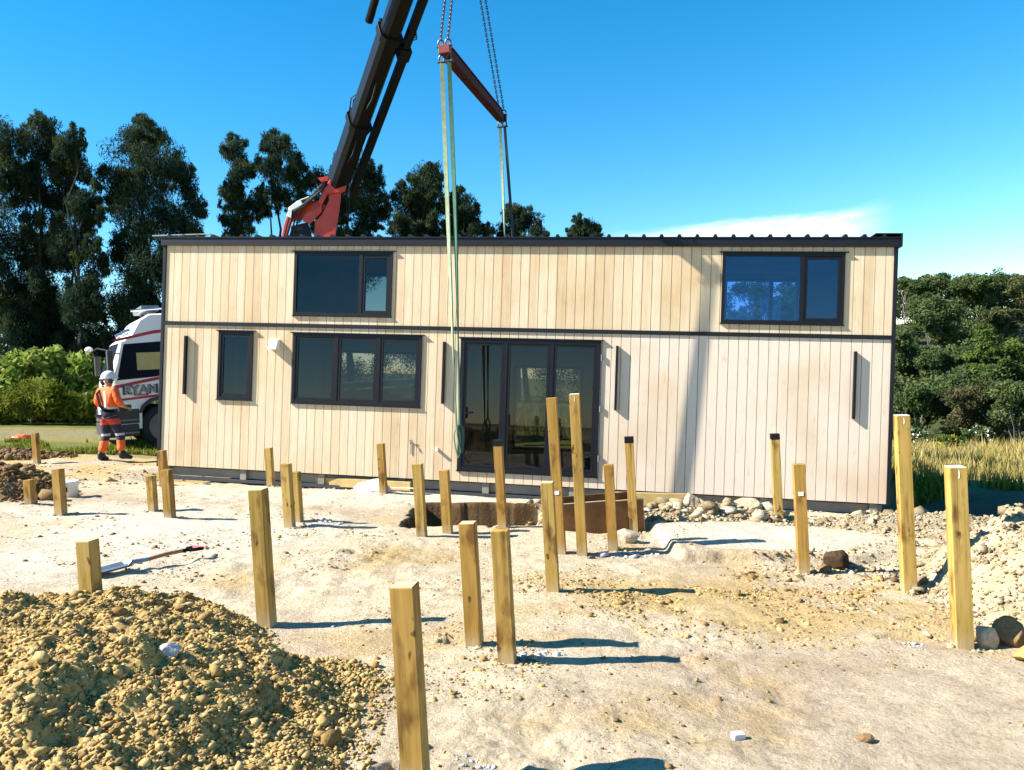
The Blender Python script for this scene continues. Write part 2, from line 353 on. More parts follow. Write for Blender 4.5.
# ------------------------------------------------------------------ the ground
# the tiny house leans with the slope: its own axes
HO = np.array((-6.165, 13.268, -1.387+EYE)); HX = np.array((.98251282,-.16692394,-.08249219)); HY = np.array((.16410602,.98563614,-.03988255)); HZ = np.array((.08796464,.02564765,.99579336))
def site_plane(x, y): return -.07577*x - .02473*y
def gz(x, y, fine=True):
    x = np.asarray(x, float); y = np.asarray(y, float)
    xe = np.where(np.abs(x) > 11, np.sign(x)*(11+9*np.tanh((np.abs(x)-11)/9)), x)
    ye = np.where(y > 20, 20+12*np.tanh((y-20)/12), np.where(y < -6, -6, y))
    z = site_plane(xe, ye)
    # valley and the wooded hill to the right
    r = sstep(.18, .42, x/np.maximum(y, 8))*sstep(19, 34, y)
    z = z + r*(-5.5*sstep(20, 42, y)*(1-sstep(44, 75, y)) + 7*sstep(55, 120, y))
    z = z + sstep(70, 170, y)*sstep(40, -40, x)*3
    z = z + .22*sstep(18.8, 21.5, y)*sstep(-5, -9, x)*sstep(60, 30, y)
    # dip below the house
    lx = (x-HO[0])*.985 - (y-HO[1])*.167; ly = (x-HO[0])*.164 + (y-HO[1])*.986
    inside = sstep(-.9, .25, ly)*sstep(4.2, 2.6, ly)*sstep(-.8, .3, lx)*sstep(14.5, 12, lx)
    z = z - inside*(.19 + .36*sstep(4, 9, lx))
    if fine:
        near = sstep(30, 16, np.hypot(x, y-4))
        n1 = fbm(x*.55, y*.55, 4, 1); n2 = fbm(x*2.6, y*2.6, 4, 9)
        z = z + near*(.055*n1 + .03*n2)
        rough = sstep(-.1, .6, fbm(x*.8+3, y*.8, 3, 21))
        z = z + near*.035*rough*fbm(x*8, y*8, 3, 31)
        # excavated pit in front of the glazed doors
        e = .12*fbm(x*3, y*3, 3, 40) + .03*fbm(x*9, y*9, 3, 41)
        pit = sstep(-1.40, -1.22, x+e)*sstep(.42, .05, x+e)*sstep(9.05, 9.3, y+e)*sstep(10.86, 10.72, y+e*.6)
        z = z - .52*pit**.45
        # low ledge of scraped pale ground at the right
        e2 = .22*fbm(x*1.7, y*1.7, 4, 50)
        z = z + .11*sstep(1.5, 1.62, x+e2)*sstep(7.42, 7.5, y+e2*.7)*sstep(9.6, 8.9, y)*sstep(5.4, 4.6, x)
        # scraped hollow at the foot of the nearest post
        z = z - .12*bump(x+.05*fbm(x*20,y*20,3,7), y+.05*fbm(x*20,y*20,3,8), -.60, 3.24, .10, .12) - .10*np.sqrt(bump(x, y, 2.62, 5.25, .22, .10))
        z = z - .10*np.sqrt(bump(x, y, -.45, 4.98, .13, .09))
    return z + 0.0
def gp(x, y, dz=0): return (float(x), float(y), float(gz(x, y)) + dz)

def build_ground():
    t = np.linspace(-6.0, 6.0, 900); xs = 1.5*np.sinh(t*.92)*.72
    a = 2.3 + 1.15*np.sinh(np.linspace(-3.4, 5.72, 900)*.92)
    a = np.sort(np.r_[a, np.linspace(10.5, 11.0, 44), np.linspace(9.0, 9.3, 12), np.linspace(7.2, 7.9, 24)]); xs = np.sort(np.r_[xs, np.linspace(-1.75, .45, 60)])
    X, Y = np.meshgrid(xs, a); Z = gz(X, Y)
    V = np.c_[X.ravel(), Y.ravel(), Z.ravel()]; nx, ny = len(xs), len(a)
    i = np.arange((ny-1)*nx).reshape(ny-1, nx)[:, :-1].ravel(); F = np.c_[i, i+1, i+nx+1, i+nx]
    x, y = V[:,0], V[:,1]
    def C(*c): return np.array(c)
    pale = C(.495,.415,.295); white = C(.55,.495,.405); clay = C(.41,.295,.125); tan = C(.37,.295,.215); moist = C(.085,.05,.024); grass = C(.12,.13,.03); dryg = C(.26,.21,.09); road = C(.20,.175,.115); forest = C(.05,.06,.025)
    n = fbm(x*.5, y*.5, 5, 60); m = fbm(x*1.6, y*1.6, 5, 70); k = fbm(x*5, y*5, 4, 80)
    col = np.repeat(pale[None], len(x), 0)
    def lay(c, f):
        nonlocal col; f = np.clip(f, 0, 1)[:, None]; col = col*(1-f) + c*f
    lay(tan, sstep(-.15, .35, n + .3*k)*.75)
    lay(tan, bump(x, y, 1.6, 4.4, 2.3, 1.2)*1.2*sstep(-.3, .3, m))
    lay(clay, sstep(.05, .5, m + .25*k)*.55)
    lay(clay, np.sqrt(bump(x, y, 2.0, 6.3, 2.0, 1.3))*sstep(-.35, .2, m+.4*k)*.75)
    lay(clay*1.08, bump(x, y, -8, 14.6, 3.8, 1.9)*1.8*sstep(-.4, .1, m))
    lay(clay*.9, bump(x, y, -2.2, 7.2, 1.6, 1.2)*sstep(-.2, .3, m))
    lay(white, np.sqrt(bump(x, y, -4.6, 8.2, 3.4, 2.2))*sstep(-.5, .1, n+.5*m))
    lay(white, np.sqrt(bump(x, y, -2.6, 11.3, 3.2, 1.1))*.8*sstep(-.6, .1, m))
    lay(white, np.sqrt(bump(x, y, 2.6, 8.3, 1.4, .75))*.9)
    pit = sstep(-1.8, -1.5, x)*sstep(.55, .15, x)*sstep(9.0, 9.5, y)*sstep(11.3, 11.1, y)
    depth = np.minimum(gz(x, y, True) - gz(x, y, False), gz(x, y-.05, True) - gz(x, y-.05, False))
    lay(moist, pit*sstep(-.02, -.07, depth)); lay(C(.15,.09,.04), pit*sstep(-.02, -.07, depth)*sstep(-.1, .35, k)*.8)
    # beyond the scraped pad: grass, gravel drive, forest floor
    e = fbm(x*.35, y*.35, 4, 90)
    lay(C(.14,.10,.06), sstep(10.6, 11.6, y+.4*e)*sstep(15.5, 14.0, y+.4*e)*sstep(6.0, 6.9, x))
    lay(dryg, sstep(13.2, 14.6, y + 1.2*e)*sstep(6.2, 7.4, x))
    lay(grass, sstep(16.2, 17.4, y + 1.5*e + .9*m)*sstep(6, 3, x))
    lay(clay, sstep(19.0, 19.3, y+.3*e)*sstep(21.6, 21.2, y+.3*e)*sstep(-6, -8, x)*.3)
    lay(road, .6*sstep(19.3, 19.6, y+.25*x*.1+.3*m)*sstep(21.0, 20.7, y+.3*m)*sstep(0, -3, x))
    lay(grass*.8, sstep(22, 26, y)*sstep(14, 6, x)*.9); lay(forest, sstep(27, 32, y)*sstep(4, 10, x))
    lay(dryg*.7, sstep(-2, -10, y))
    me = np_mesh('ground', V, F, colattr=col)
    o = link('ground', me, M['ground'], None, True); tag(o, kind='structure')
build_ground()

# ------------------------------------------------------------------ loose soil: irregular clods
def ico(sub):
    bm = bmesh.new(); bmesh.ops.create_icosphere(bm, subdivisions=sub, radius=1)
    V = np.array([v.co[:] for v in bm.verts]); F = np.array([[v.index for v in f.verts] for f in bm.faces]); bm.free(); return V, F
ICO1, ICO2 = ico(1), ico(2)
def clod_cloud(P, S, base=ICO1, jit=.40, flat=.66):
    """P points, S sizes -> joined lumpy clods"""
    V0, F0 = base; n = len(P); nv = len(V0)
    q = rng.normal(size=(n,4)); q /= np.linalg.norm(q, axis=1)[:,None]; a,b,c,d = q.T
    R = np.stack([1-2*(c*c+d*d),2*(b*c-a*d),2*(b*d+a*c),2*(b*c+a*d),1-2*(b*b+d*d),2*(c*d-a*b),2*(b*d-a*c),2*(c*d+a*b),1-2*(b*b+c*c)], 1).reshape(n,3,3)
    st = np.stack([rng.uniform(.7,1.35,n), rng.uniform(.7,1.2,n), rng.uniform(.55,1.0,n)], 1)
    V = V0[None]*(1+rng.normal(0, jit, (n, nv, 1)).clip(-.5,.55))*st[:,None,:]
    V = np.einsum('nij,nkj->nki', R, V); V[:,:,2] *= flat
    V = V*np.asarray(S)[:,None,None] + np.asarray(P)[:,None,:]
    F = (F0[None] + (np.arange(n)*nv)[:,None,None]).reshape(-1,3)
    return V.reshape(-1,3), F, np.repeat(rng.random(n), len(F0))
def join(parts):
    V = []; F = []; A = []; k = 0
    for v, f, a in parts: V.append(v); F.append(f+k); A.append(a); k += len(v)
    return np.concatenate(V), np.concatenate(F), np.concatenate(A)

def heap(name, label, m, hfun, x0, x1, y0, y1, res, nbig, nmid, nsmall, group='heaps of dug soil', sizes=(.055,.025,.012)):
    xs = np.arange(x0, x1, res); ys = np.arange(y0, y1, res); X, Y = np.meshgrid(xs, ys); H = hfun(X, Y)
    lump = fbm(X*5, Y*5, 4, 101)*.045 + fbm(X*13, Y*13, 3, 111)*.022 + fbm(X*45, Y*45, 3, 121)*.016
    Z = gz(X, Y) + np.where(H > .002, H*(1 + lump*1.5) + lump*np.clip(H*8, 0, 1), -.06)
    V = np.c_[X.ravel(), Y.ravel(), Z.ravel()]; nx = len(xs)
    i = np.arange((len(ys)-1)*nx).reshape(-1, nx)[:, :-1].ravel(); F = np.c_[i, i+1, i+nx+1, i+nx]
    keep = (H.ravel()[F] > 0.0).any(1); F = F[keep]
    used = np.unique(F); remap = np.full(len(V), -1); remap[used] = np.arange(len(used)); V = V[used]; F = remap[F]
    T = np.concatenate([F[:, [0,1,2]], F[:, [0,2,3]]])
    parts = [(V, T, np.clip(.5+.4*fbm(V[T[:,0],0]*6, V[T[:,0],1]*6, 3, 5), 0, 1))]
    for cnt, s, b in ((nbig, sizes[0], ICO1), (nmid, sizes[1], ICO1), (nsmall, sizes[2], ICO1)):
        px = rng.uniform(x0-.25, x1+.25, cnt*6); py = rng.uniform(y0-.25, y1+.25, cnt*6); h = hfun(px, py)
        h2 = np.maximum(hfun(px+.12, py), hfun(px-.12, py+.08))
        ok = (h > .01) | ((h2 > .0) & (rng.random(len(px)) < .35)); px, py, h = px[ok][:cnt], py[ok][:cnt], h[ok][:cnt]
        sz = s*rng.lognormal(0, .42, len(px))
        lp = fbm(px*5, py*5, 4, 101)*.045 + fbm(px*13, py*13, 3, 111)*.022
        pz = gz(px, py) + np.where(h > .002, h*(1+lp*1.5) + lp*np.clip(h*8, 0, 1), 0) + sz*.4
        parts.append(clod_cloud(np.c_[px, py, pz], sz, b))
    V, F, A = join(parts); cen = np.array([(x0+x1)/2, (y0+y1)/2, float(gz((x0+x1)/2, (y0+y1)/2))])
    o = link(name, np_mesh(name, V-cen, F, A), m); o.location = cen
    return tag(o, label, 'soil heap', group)

def h_left(x, y):
    e = .22*fbm(x*1.6, y*1.6, 4, 130); e2 = .05*fbm(x*5, y*5, 3, 140)
    a = .43*sstep(-.62, -2.05, x+e*.7)*sstep(4.75, 4.0, y+.18*(x+1.6)+e)*sstep(1.2, 3.6, y+e+.12*(x+2))
    b = .31*np.clip(bump(x, y, -2.75, 4.85, 1.1, .75), 0, 1)**.8
    return np.maximum(np.maximum(a, b)*(1+e*.9) + e2*np.clip(a*6, 0, 1) - .02, 0)
heap('soil_heap', 'large near heap of loose yellow clay clods filling the bottom left corner', M['heap'], h_left, -4.6, -.6, 1.9, 5.7, .014, 160, 26000, 62000, sizes=(.019,.0095,.0056))
def h_right(x, y):
    e = .25*fbm(x*1.3, y*1.3, 4, 150)
    return np.maximum((.86+.22*fbm(x*3.1, y*3.1, 3, 151))*np.clip(bump(x, y, 5.45, 6.1, 2.3, 1.9)+e*.55, 0, 1)**.9*sstep(3.05, 4.0, x+e*.5) - .02, 0)
heap('soil_heap', 'pale yellow spoil mound rising at the right edge behind the last post', M['spoil'], h_right, 3.0, 8.0, 4.0, 8.2, .035, 150, 5000, 18000, sizes=(.04,.015,.008))
def h_midright(x, y):
    e = .25*fbm(x*1.2, y*1.2, 4, 160)
    return np.maximum(.17*np.clip(bump(x, y, 5.2, 9.3, 1.9, 1.1)+e, 0, 1) - .015, 0)
heap('soil_heap', 'low pale spoil bank below the right end of the house', M['spoil'], h_midright, 3.2, 7.2, 8.1, 10.6, .05, 36, 1500, 6500, sizes=(.035,.014,.008))
def h_rub(x, y):
    e = .2*fbm(x*2.2, y*2.2, 4, 170)
    return np.maximum(.20*np.clip(bump(x, y, 2.35, 9.85, 1.35, .55, -.05)+e*.8, 0, 1) - .01, 0)
heap('rubble_heap', 'low row of pale broken rubble right of the brown box', M['spoil'], h_rub, .9, 3.9, 9.1, 10.6, .04, 210, 2000, 5000, sizes=(.045,.018,.010))
def h_small(x, y):
    e = .2*fbm(x*2, y*2, 3, 180)
    return np.maximum(.42*np.clip(bump(x, y, -7.45, 10.75, 1.25, .9)+e*.5, 0, 1) - .02, 0)
heap('soil_heap', 'small brown soil heap at the left edge behind two short posts', M['brown'], h_small, -9.0, -6.0, 9.6, 11.9, .05, 120, 1800, 3500, sizes=(.04,.022,.012))
def h_bank(x, y):
    e = .3*fbm(x*1.5, y*1.5, 3, 190)
    return np.maximum(.17*np.clip(bump(x, y, -10.7, 15.7, 1.7, .7, .1)+e, 0, 1) - .05, 0)
heap('soil_heap', 'far low bank of dark topsoil left of the worker at the grass edge', M['brown'], h_bank, -12.6, -8.6, 14.6, 16.6, .07, 90, 1200, 1500, sizes=(.045,.025,.014))
def h_pitside(x, y):
    e = .15*fbm(x*3, y*3, 3, 200)
    return np.maximum(.16*np.clip(bump(x, y, .22, 9.95, .38, .8)+e, 0, 1) - .01, 0)
heap('rubble_heap', 'little pile of yellow crumbs at the right lip of the dug pit', M['spoil'], h_pitside, -.25, .75, 9.0, 10.9, .04, 8, 420, 500, sizes=(.05,.03,.018))

P_ = [
 (-9.27,14.89,.56,'short post farthest to the left, left of the walking worker',{}),
 (-6.27,9.88,.34,'shortest post at the left edge in front of the small brown soil heap',{}),
 (-5.54,9.29,.56,'short post at the left beside the white bucket',{}),
 (-4.14,9.10,.60,'front post of the close trio near the left corner of the house',{}),
 (-4.60,9.66,.45,'thin rear left post of the trio near the left corner of the house',dict(w=.09)),
 (-5.47,11.9,.56,'farthest post of the trio by the left corner of the house, half hidden',dict(w=.1)),
 (-3.87,12.06,.62,'post standing right against the skirt of the house under the narrow window',{}),
 (-2.64,8.81,.73,'taller front post of the touching pair below the triple window',{}),
 (-2.63,9.12,.60,'rear post of the touching pair below the triple window',{}),
 (-1.78,5.27,.94,'tall post just behind the near clay heap with a long thin shadow',dict(top='pale')),
 (-2.02,11.55,.76,'post in front of the long plank at the foot of the house',{}),
 (-.495,3.19,.85,'nearest and largest post with a pale sawn top at the bottom centre',dict(top='pale')),
 (-1.07,8.33,.81,'left post of the pair at the left end of the dug pit',{}),
 (-.81,8.58,.72,'right shorter post of the pair at the left end of the dug pit',{}),
 (-.2,8.94,1.04,'black topped post in front of the glazed doors over the dug pit',dict(top='black')),
 (-.33,4.87,.81,'left post of the near centre pair with a pale top',dict(top='pale')),
 (-.12,4.60,.82,'right front post of the near centre pair',{}),
 (.40,7.72,1.57,'left of the two very tall posts in front of the glazed doors',dict(tagz=.60, lean=(0,math.radians(-.4)))),
 (.61,7.69,1.61,'right and tallest of the two very tall posts in front of the glazed doors',dict(top='painted', lean=(0,math.radians(.3)))),
 (.24,6.19,.91,'waist high post standing in front of the two very tall posts',dict(top='pale')),
 (.955,7.97,.88,'weathered post right of the two very tall posts in front of the brown box',{}),
 (1.32,8.91,1.11,'black topped post at the right corner of the brown box',dict(top='black')),
 (3.23,9.56,1.14,'black topped weathered post in the rubble row before the right wall',dict(top='black')),
 (2.61,7.11,1.01,'post with a small white tag in front of the right wall',dict(tagz=.72)),
 (3.26,6.47,1.50,'tall post with a chalk streak at the right corner of the house',dict(top='painted', w=.105)),
 (2.89,5.06,1.21,'rightmost tall pale post standing beside the white block',dict(top='painted', w=.105)),
 (-2.88,5.10,.60,'stubby post half buried at the back of the near clay heap',dict(top='pale')),
]

# scattered clods and crumbs over the pad: nobody could count them
def scatter(name, m, spots, base=ICO1):
    parts = []
    for (cx, cy, rx, ry, cnt, s) in spots:
        a = rng.uniform(0, 2*PI, cnt*3); r = np.sqrt(rng.random(cnt*3)); px = cx+rx*r*np.cos(a); py = cy+ry*r*np.sin(a)
        ok = (fbm(px*1.9, py*1.9, 3, 210) + .3*fbm(px*7, py*7, 2, 5) > -.02) & (py > 1.0); px, py = px[ok][:cnt], py[ok][:cnt]
        sz = .46*s*rng.lognormal(0, .55, len(px)); parts.append(clod_cloud(np.c_[px, py, gz(px, py)+sz*.08], sz, base, .45, .6))
    o = link(name, np_mesh(name, *join(parts)), m); return o
tag(scatter('soil_crumbs', M['heap'], [(0, 5.5, 4.5, 3.4, 1700, .011), (-.9, 4.6, 1.0, 1.1, 900, .012), (2.0, 6.3, 2.2, 1.3, 2300, .016), (1.0, 6.0, .45, .28, 300, .016), (1.75, 6.45, .3, .3, 200, .016), (2.9, 6.1, .5, .4, 220, .017), (-2, 7.2, 2.4, 1.4, 800, .014), (-.15, 3.9, .5, .8, 140, .010), (1.2, 4.0, 2.0, 1.3, 420, .007), (-4, 9.5, 3.5, 2, 600, .016), (-7.5, 13, 3, 2, 350, .03)]),
    'loose clay crumbs scattered over the bare ground', 'crumbs', kind='stuff')
tag(scatter('pale_stones', M['pale'], [(2.6, 7.3, 1.6, .3, 200, .025), (1.2, 8.4, 1.0, .5, 100, .025), (3.4, 6.0, .9, 1.3, 160, .024), (3.6, 7.4, 1.0, .5, 160, .035), (0, 7, 4, 3, 160, .011), (-2.3, 12.4, 1.6, .5, 260, .022)]),
    'pale stones and broken ground scattered between the posts', 'stones', kind='stuff')
tag(scatter('soil_specks', M['brown'], [(0, 5, 4.5, 3.2, 900, .012), (1.5, 5, 2.5, 1.8, 500, .012), (-3, 8, 3, 2, 350, .02), (1.9, 6.2, 1.8, .9, 420, .02), (3, 7.1, 1.4, .4, 120, .04), (-6, 13, 3, 1.5, 220, .03)]), 'small dark clods dotted over the pale ground', 'clods', kind='stuff')
tag(scatter('foot_soil', M['spoil'], [(p[0]+.03, p[1]-.02, .17, .13, 46, .022) for p in P_]), 'disturbed soil crumbs packed round the feet of the posts', 'crumbs', kind='stuff')
tag(scatter('concrete_crumbs', M['conc'], [(-1.5, 5.35, .28, .12, 60, .022), (0.05, 4.78, .22, .13, 60, .022), (-.95, 8.35, .35, .14, 60, .025), (.95, 7.72, .5, .13, 70, .025), (-2.25, 9.2, .3, .2, 36, .035), (-.24, 3.5, .12, .22, 50, .012), (2.6, 5.0, .12, .1, 26, .014), (-.15, 6.1, .1, .1, 20, .018)]),
    'grey concrete crumbs spilled round the feet of the posts', 'concrete crumbs', kind='stuff')

def rock(name, label, cat, x, y, s, m, sq=(1,1,.8), seed=1, dz=.0, rz=0.):
    r = np.random.default_rng(seed); bm = bmesh.new(); bmesh.ops.create_icosphere(bm, subdivisions=4, radius=1)
    ax = r.normal(size=(9,3)); ax /= np.linalg.norm(ax, axis=1)[:,None]; off = r.uniform(.62, .9, 9)
    for v in bm.verts:
        p = np.array(v.co[:])
        for a_, o_ in zip(ax, off):
            h = p @ a_ - o_
            if h > 0: p = p - a_*h*.92
        nz = fbm(np.array([p[0]*3+seed]), np.array([p[1]*3+p[2]*2]), 4, seed)[0]
        p = p*(1+.10*nz); v.co = Vector(p*np.array(sq)*s)
    me = bpy.data.meshes.new(name); bm.to_mesh(me); bm.free()
    a = me.attributes.new('rnd', 'FLOAT', 'FACE'); a.data.foreach_set('value', np.full(len(me.polygons), r.uniform(.4,.8), np.float32))
    o = link(name, me, m, None, False); o.location = gp(x, y, s*sq[2]*.55+dz); o.rotation_euler = (0,0,rz); return tag(o, label, cat, 'loose rocks on the site' if cat == 'rock' else None)
rock('rock', 'boulder painted shade-dark in the shadowed ledge left of the tall right-hand post', 'rock', 3.02, 7.35, .125, M['shaderock'], (1,.9,1.0), 3)
rock('rock', 'white squared block touching the foot of the rightmost post', 'rock', 3.06, 5.08, .085, M['pale'], (.9,.8,1.2), 4)
rock('rock', 'brown rock beside the white block at the rightmost post', 'rock', 3.24, 5.14, .12, M['brown'], (.9,.9,.95), 5)
rock('rock', 'pale boulder at the right edge above the yellow slab rock', 'rock', 3.62, 5.25, .13, M['pale'], (1.1,.9,.8), 6)
rock('rock', 'flat yellow slab rock at the lower right edge', 'rock', 3.30, 4.83, .17, M['heap'], (1.3,.9,.5), 7)
rock('rock', 'tall pale stone standing on top of the rubble row', 'rock', 2.24, 9.95, .15, M['pale'], (.8,.8,1.15), 8, .10)
rock('rock', 'wide pale stone lying on the right part of the rubble row', 'rock', 2.95, 9.95, .18, M['pale'], (1.15,.8,.7), 9, .10)
rock('rock', 'pale stone at the left end of the rubble row against the yellow plank', 'rock', 1.42, 9.9, .13, M['pale'], (1,.8,.9), 10, .12)
rock('rock', 'rounded pale stone in front of the brown box, right of the middle posts', 'rock', 1.17, 8.35, .13, M['pale'], (1.15,.8,.7), 11)
rock('rock', 'sunlit pale stone on the flank of the right-hand spoil mound', 'rock', 3.75, 6.1, .15, M['pale'], (1.1,.9,.8), 12, .14)
rock('concrete_lump', 'grey crumbly concrete lump lying on the yellow clay heap', 'concrete lump', -1.69, 3.62, .045, M['conc'], (1.2,1,.8), 13, float(h_left(np.array([-1.69]), np.array([3.62]))[0])+.022)
rock('rock', 'fist sized tan stone with a dark hollow on the crest of the clay heap', 'rock', -1.98, 4.40, .055, M['heap'], (1.2,.9,.9), 14, float(h_left(np.array([-1.98]), np.array([4.40]))[0])+.005)
rock('rock', 'pale round stone on the right crest of the clay heap', 'rock', -1.45, 4.05, .04, M['pale'], (1,1,.9), 15, float(h_left(np.array([-1.45]), np.array([4.05]))[0])+.01)
rock('rock', 'dark crumbly clod alone on the bare ground at the lower right', 'rock', 1.62, 3.70, .035, M['brown'], (1.3,.9,.6), 16)
mb = MB(); mb.box(-.03,.03,-.018,.018,0,.035); o = mb.build('timber_offcut', M['sack'], None, .002); o.location = gp(.99, 3.66, -.004); o.rotation_euler = (.1,.1,.3)
tag(o, 'small pale square offcut lying on bare ground near the bottom edge', 'offcut')

# ------------------------------------------------------------------ foundation posts (100 mm square, plumb, set square to the house)
PYAW = math.radians(-9.5)
G_POST = 'timber foundation posts set in the ground'
def post(x, y, h, label, top='cut', tagz=None, w=.1, lean=(0,0), yaw=PYAW, sink=.25):
    mb = MB(); mb.box(-w/2, w/2, -w/2, w/2, -sink, h); z0 = float(gz(x, y, False))
    o = mb.build('foundation_post', M['post'], None, .003); o.location = (x, y, z0); o.rotation_euler = (lean[0], lean[1], yaw)
    tag(o, label, 'post', G_POST)
    if top == 'black':
        b = MB(); b.box(-w/2-.003, w/2+.003, -w/2-.003, w/2+.003, h-.065, h+.003); b.build('sealed_top', M['blacktop'], o, .002)
    if top == 'pale':
        b = MB(); b.box(-w/2+.004, w/2-.004, -w/2+.004, w/2-.004, h-.004, h+.0025); b.build('sawn_end', M['rawedge'], o)
    if top == 'painted':
        b = MB(); b.box(-w/2+.004, w/2-.004, -w/2+.004, w/2-.004, h-.004, h+.0025); b.build('painted_end', M['whitetag'], o)
        b = MB(); b.tube([(.0,-w/2-.0,h-.07),(.004,-w/2-.0,h-.045),(.001,-w/2-.0,h-.018)], .0026, 6); b.build('chalk_mark', M['whitetag'], o)
    if tagz is not None:
        b = MB(); b.box(-.022, .022, -w/2-.005, -w/2+.001, tagz, tagz+.035); b.build('tag', M['whitetag'], o)
    return o
for x, y, h, lab, kw in P_: post(x, y, h, lab, **kw)

# ------------------------------------------------------------------ the tiny house
house = bpy.data.objects.new('tiny_house', None); COL.objects.link(house)
hm = Matrix.Identity(4)
for i in range(3): hm[i][0] = HX[i]; hm[i][1] = HY[i]; hm[i][2] = HZ[i]
hm.translation = HO; house.matrix_world = hm
tag(house, 'long two storey tiny house clad in pale vertical boards with charcoal windows and roof', 'house')
HL, HD, HT = 11.80, 2.40, 3.84
OPN = dict(UL=(2.38,4.09,2.63,3.69), UR=(9.33,11.10,2.63,3.70), SM=(1.05,1.68,1.18,2.34), TR=(2.40,4.63,1.165,2.33), DR=(5.28,7.53,.18,2.31))
def sub_intervals(z0, z1, x0, x1, ops):
    cuts = sorted((max(z0,o[2]), min(z1,o[3])) for o in ops if o[0] < x1-1e-4 and o[1] > x0+1e-4 and o[2] < z1 and o[3] > z0)
    out = []; c = z0
    for a_, b_ in cuts:
        if a_ > c+1e-3: out.append((c, a_))
        c = max(c, b_)
    if c < z1-1e-3: out.append((c, z1))
    return out
def panel(mb, x0, x1, z0, z1, ops, y0, y1, pitch=None, gap=.0):
    br = {x0, x1}
    for o in ops:
        for e in o[:2]:
            if x0 < e < x1: br.add(e)
    bd = []
    if pitch: bd = list(np.arange(x0, x1+1e-6, pitch)); br |= set(bd)
    br = sorted(br)
    for a_, b_ in zip(br[:-1], br[1:]):
        if b_-a_ < 1e-3: continue
        ga = gap/2 if any(abs(a_-q) < 1e-6 for q in bd) else 0; gb = gap/2 if any(abs(b_-q) < 1e-6 for q in bd) else 0
        if b_-gb-(a_+ga) < .004: continue
        for p, q in sub_intervals(z0, z1, a_, b_, ops): mb.box(a_+ga, b_-gb, y0, y1, p, q)
    return mb
ops = list(OPN.values())
mb = MB(); panel(mb, .02, HL-.02, 0, 2.425, ops, 0, .018, .1475, .0075); panel(mb, .02, HL-.02, 2.49, 3.80, ops, 0, .018, .1475, .0075)
mb.build('front_cladding', M['boards'], house)
mb = MB(); panel(mb, .0, HL, .02, 3.80, ops, .0205, .05); mb.build('wall_wrap', M['backing'], house)
mb = MB(); panel(mb, .02, HL-.02, .05, 3.76, ops, .0525, .11); mb.build('front_wall', M['lining'], house)
# rear wall has windows of its own: daylight comes through them
bops = [(9.60,10.91,2.80,3.645), (2.66,3.30,2.88,3.68), (5.78,7.10,.36,1.96), (2.2,3.9,1.2,2.16)]
mb = MB(); panel(mb, .02, HL-.02, .0, 3.80, bops, HD-.02, HD, .1475, .009); mb.build('rear_cladding', M['boards'], house)
mb = MB(); panel(mb, .0, HL, .02, 3.78, bops, HD-.10, HD-.0225); mb.build('rear_wall', M['lining'], house)
for x in (.0, HL-.05):
    mb = MB(); mb.box(x, x+.05, .115, HD-.11, .02, 3.78); mb.build('end_wall', M['roofing'], house)
mb = MB(); mb.box(.055, HL-.055, .115, HD-.105, .02, .07); mb.build('floor', M['intfloor'], house)
for x0_, x1_ in ((.055,4.9),(7.7,HL-.055)):
    mb = MB(); mb.box(x0_, x1_, .115, HD-.105, 2.40, 2.46); mb.build('loft_floor', M['lining'], house)
mb = MB(); mb.box(.055, HL-.055, .115, HD-.105, 3.70, 3.76); mb.build('ceiling', M['lining'], house)
for bx in ((4.92,5.0,3.69),(8.2,8.28,2.395),(1.9,1.98,2.395)):
    mb = MB(); mb.box(bx[0], bx[1], .115, HD-.105, .075, bx[2]); mb.build('partition', M['lining'], house)
mb = MB(); mb.box(3.28, 3.52, HD-.135, HD-.104, 3.10, 3.34); mb.build('wall_picture', M['backing'], house)
mb = MB(); mb.box(2.45, 4.5, .5, 1.05, .9, .94); mb.box(2.5, 4.45, .55, 1.0, .075, .895); mb.build('kitchen_bench', M['joinery'], house)
# trims
for x0, x1 in ((-.035, .02), (HL-.02, HL+.035)):
    mb = MB(); mb.box(x0, x1, -.022, .06, -.02, 3.80); mb.build('corner_trim', M['roofing'], house, .004)
mb = MB(); mb.box(.02, HL-.02, -.024, .019, 2.428, 2.485); mb.build('belt_flashing', M['roofing'], house)
# roof: ribbed sheets over a deep charcoal fascia
mb = MB(); mb.box(-.06, HL+.05, -.055, -.03, 3.785, 3.915); mb.box(-.06, HL+.05, -.0295, .02, 3.80, 3.83)
mb.build('fascia', M['roofing'], house, .004)
mb = MB(); mb.box(-.07, HL+.05, -.07, HD+.05, 3.916, 3.932)
pr = [(0,.0),(.05,.0),(.068,.034),(.102,.034),(.12,0)]
xr = .06
while xr < HL-.1:
    mb.prism([(xr+.000,3.9325),(xr+.018,3.972),(xr+.052,3.972),(xr+.07,3.9325)], -.072, HD+.05); xr += .268
mb.build('roof', M['roofing'], house)
mb = MB(); mb.box(HL-.30, HL+.075, -.074, HD+.06, 3.974, 3.986); mb.box(HL+.052, HL+.075, -.074, HD+.06, 3.79, 3.973); mb.build('barge_cap', M['roofing'], house)
mb = MB(); mb.tube([(-.25,-.02,3.955),(.85,-.03,3.985)], .012, 6); o = mb.build('offcut_strip', M['steel'], house); 
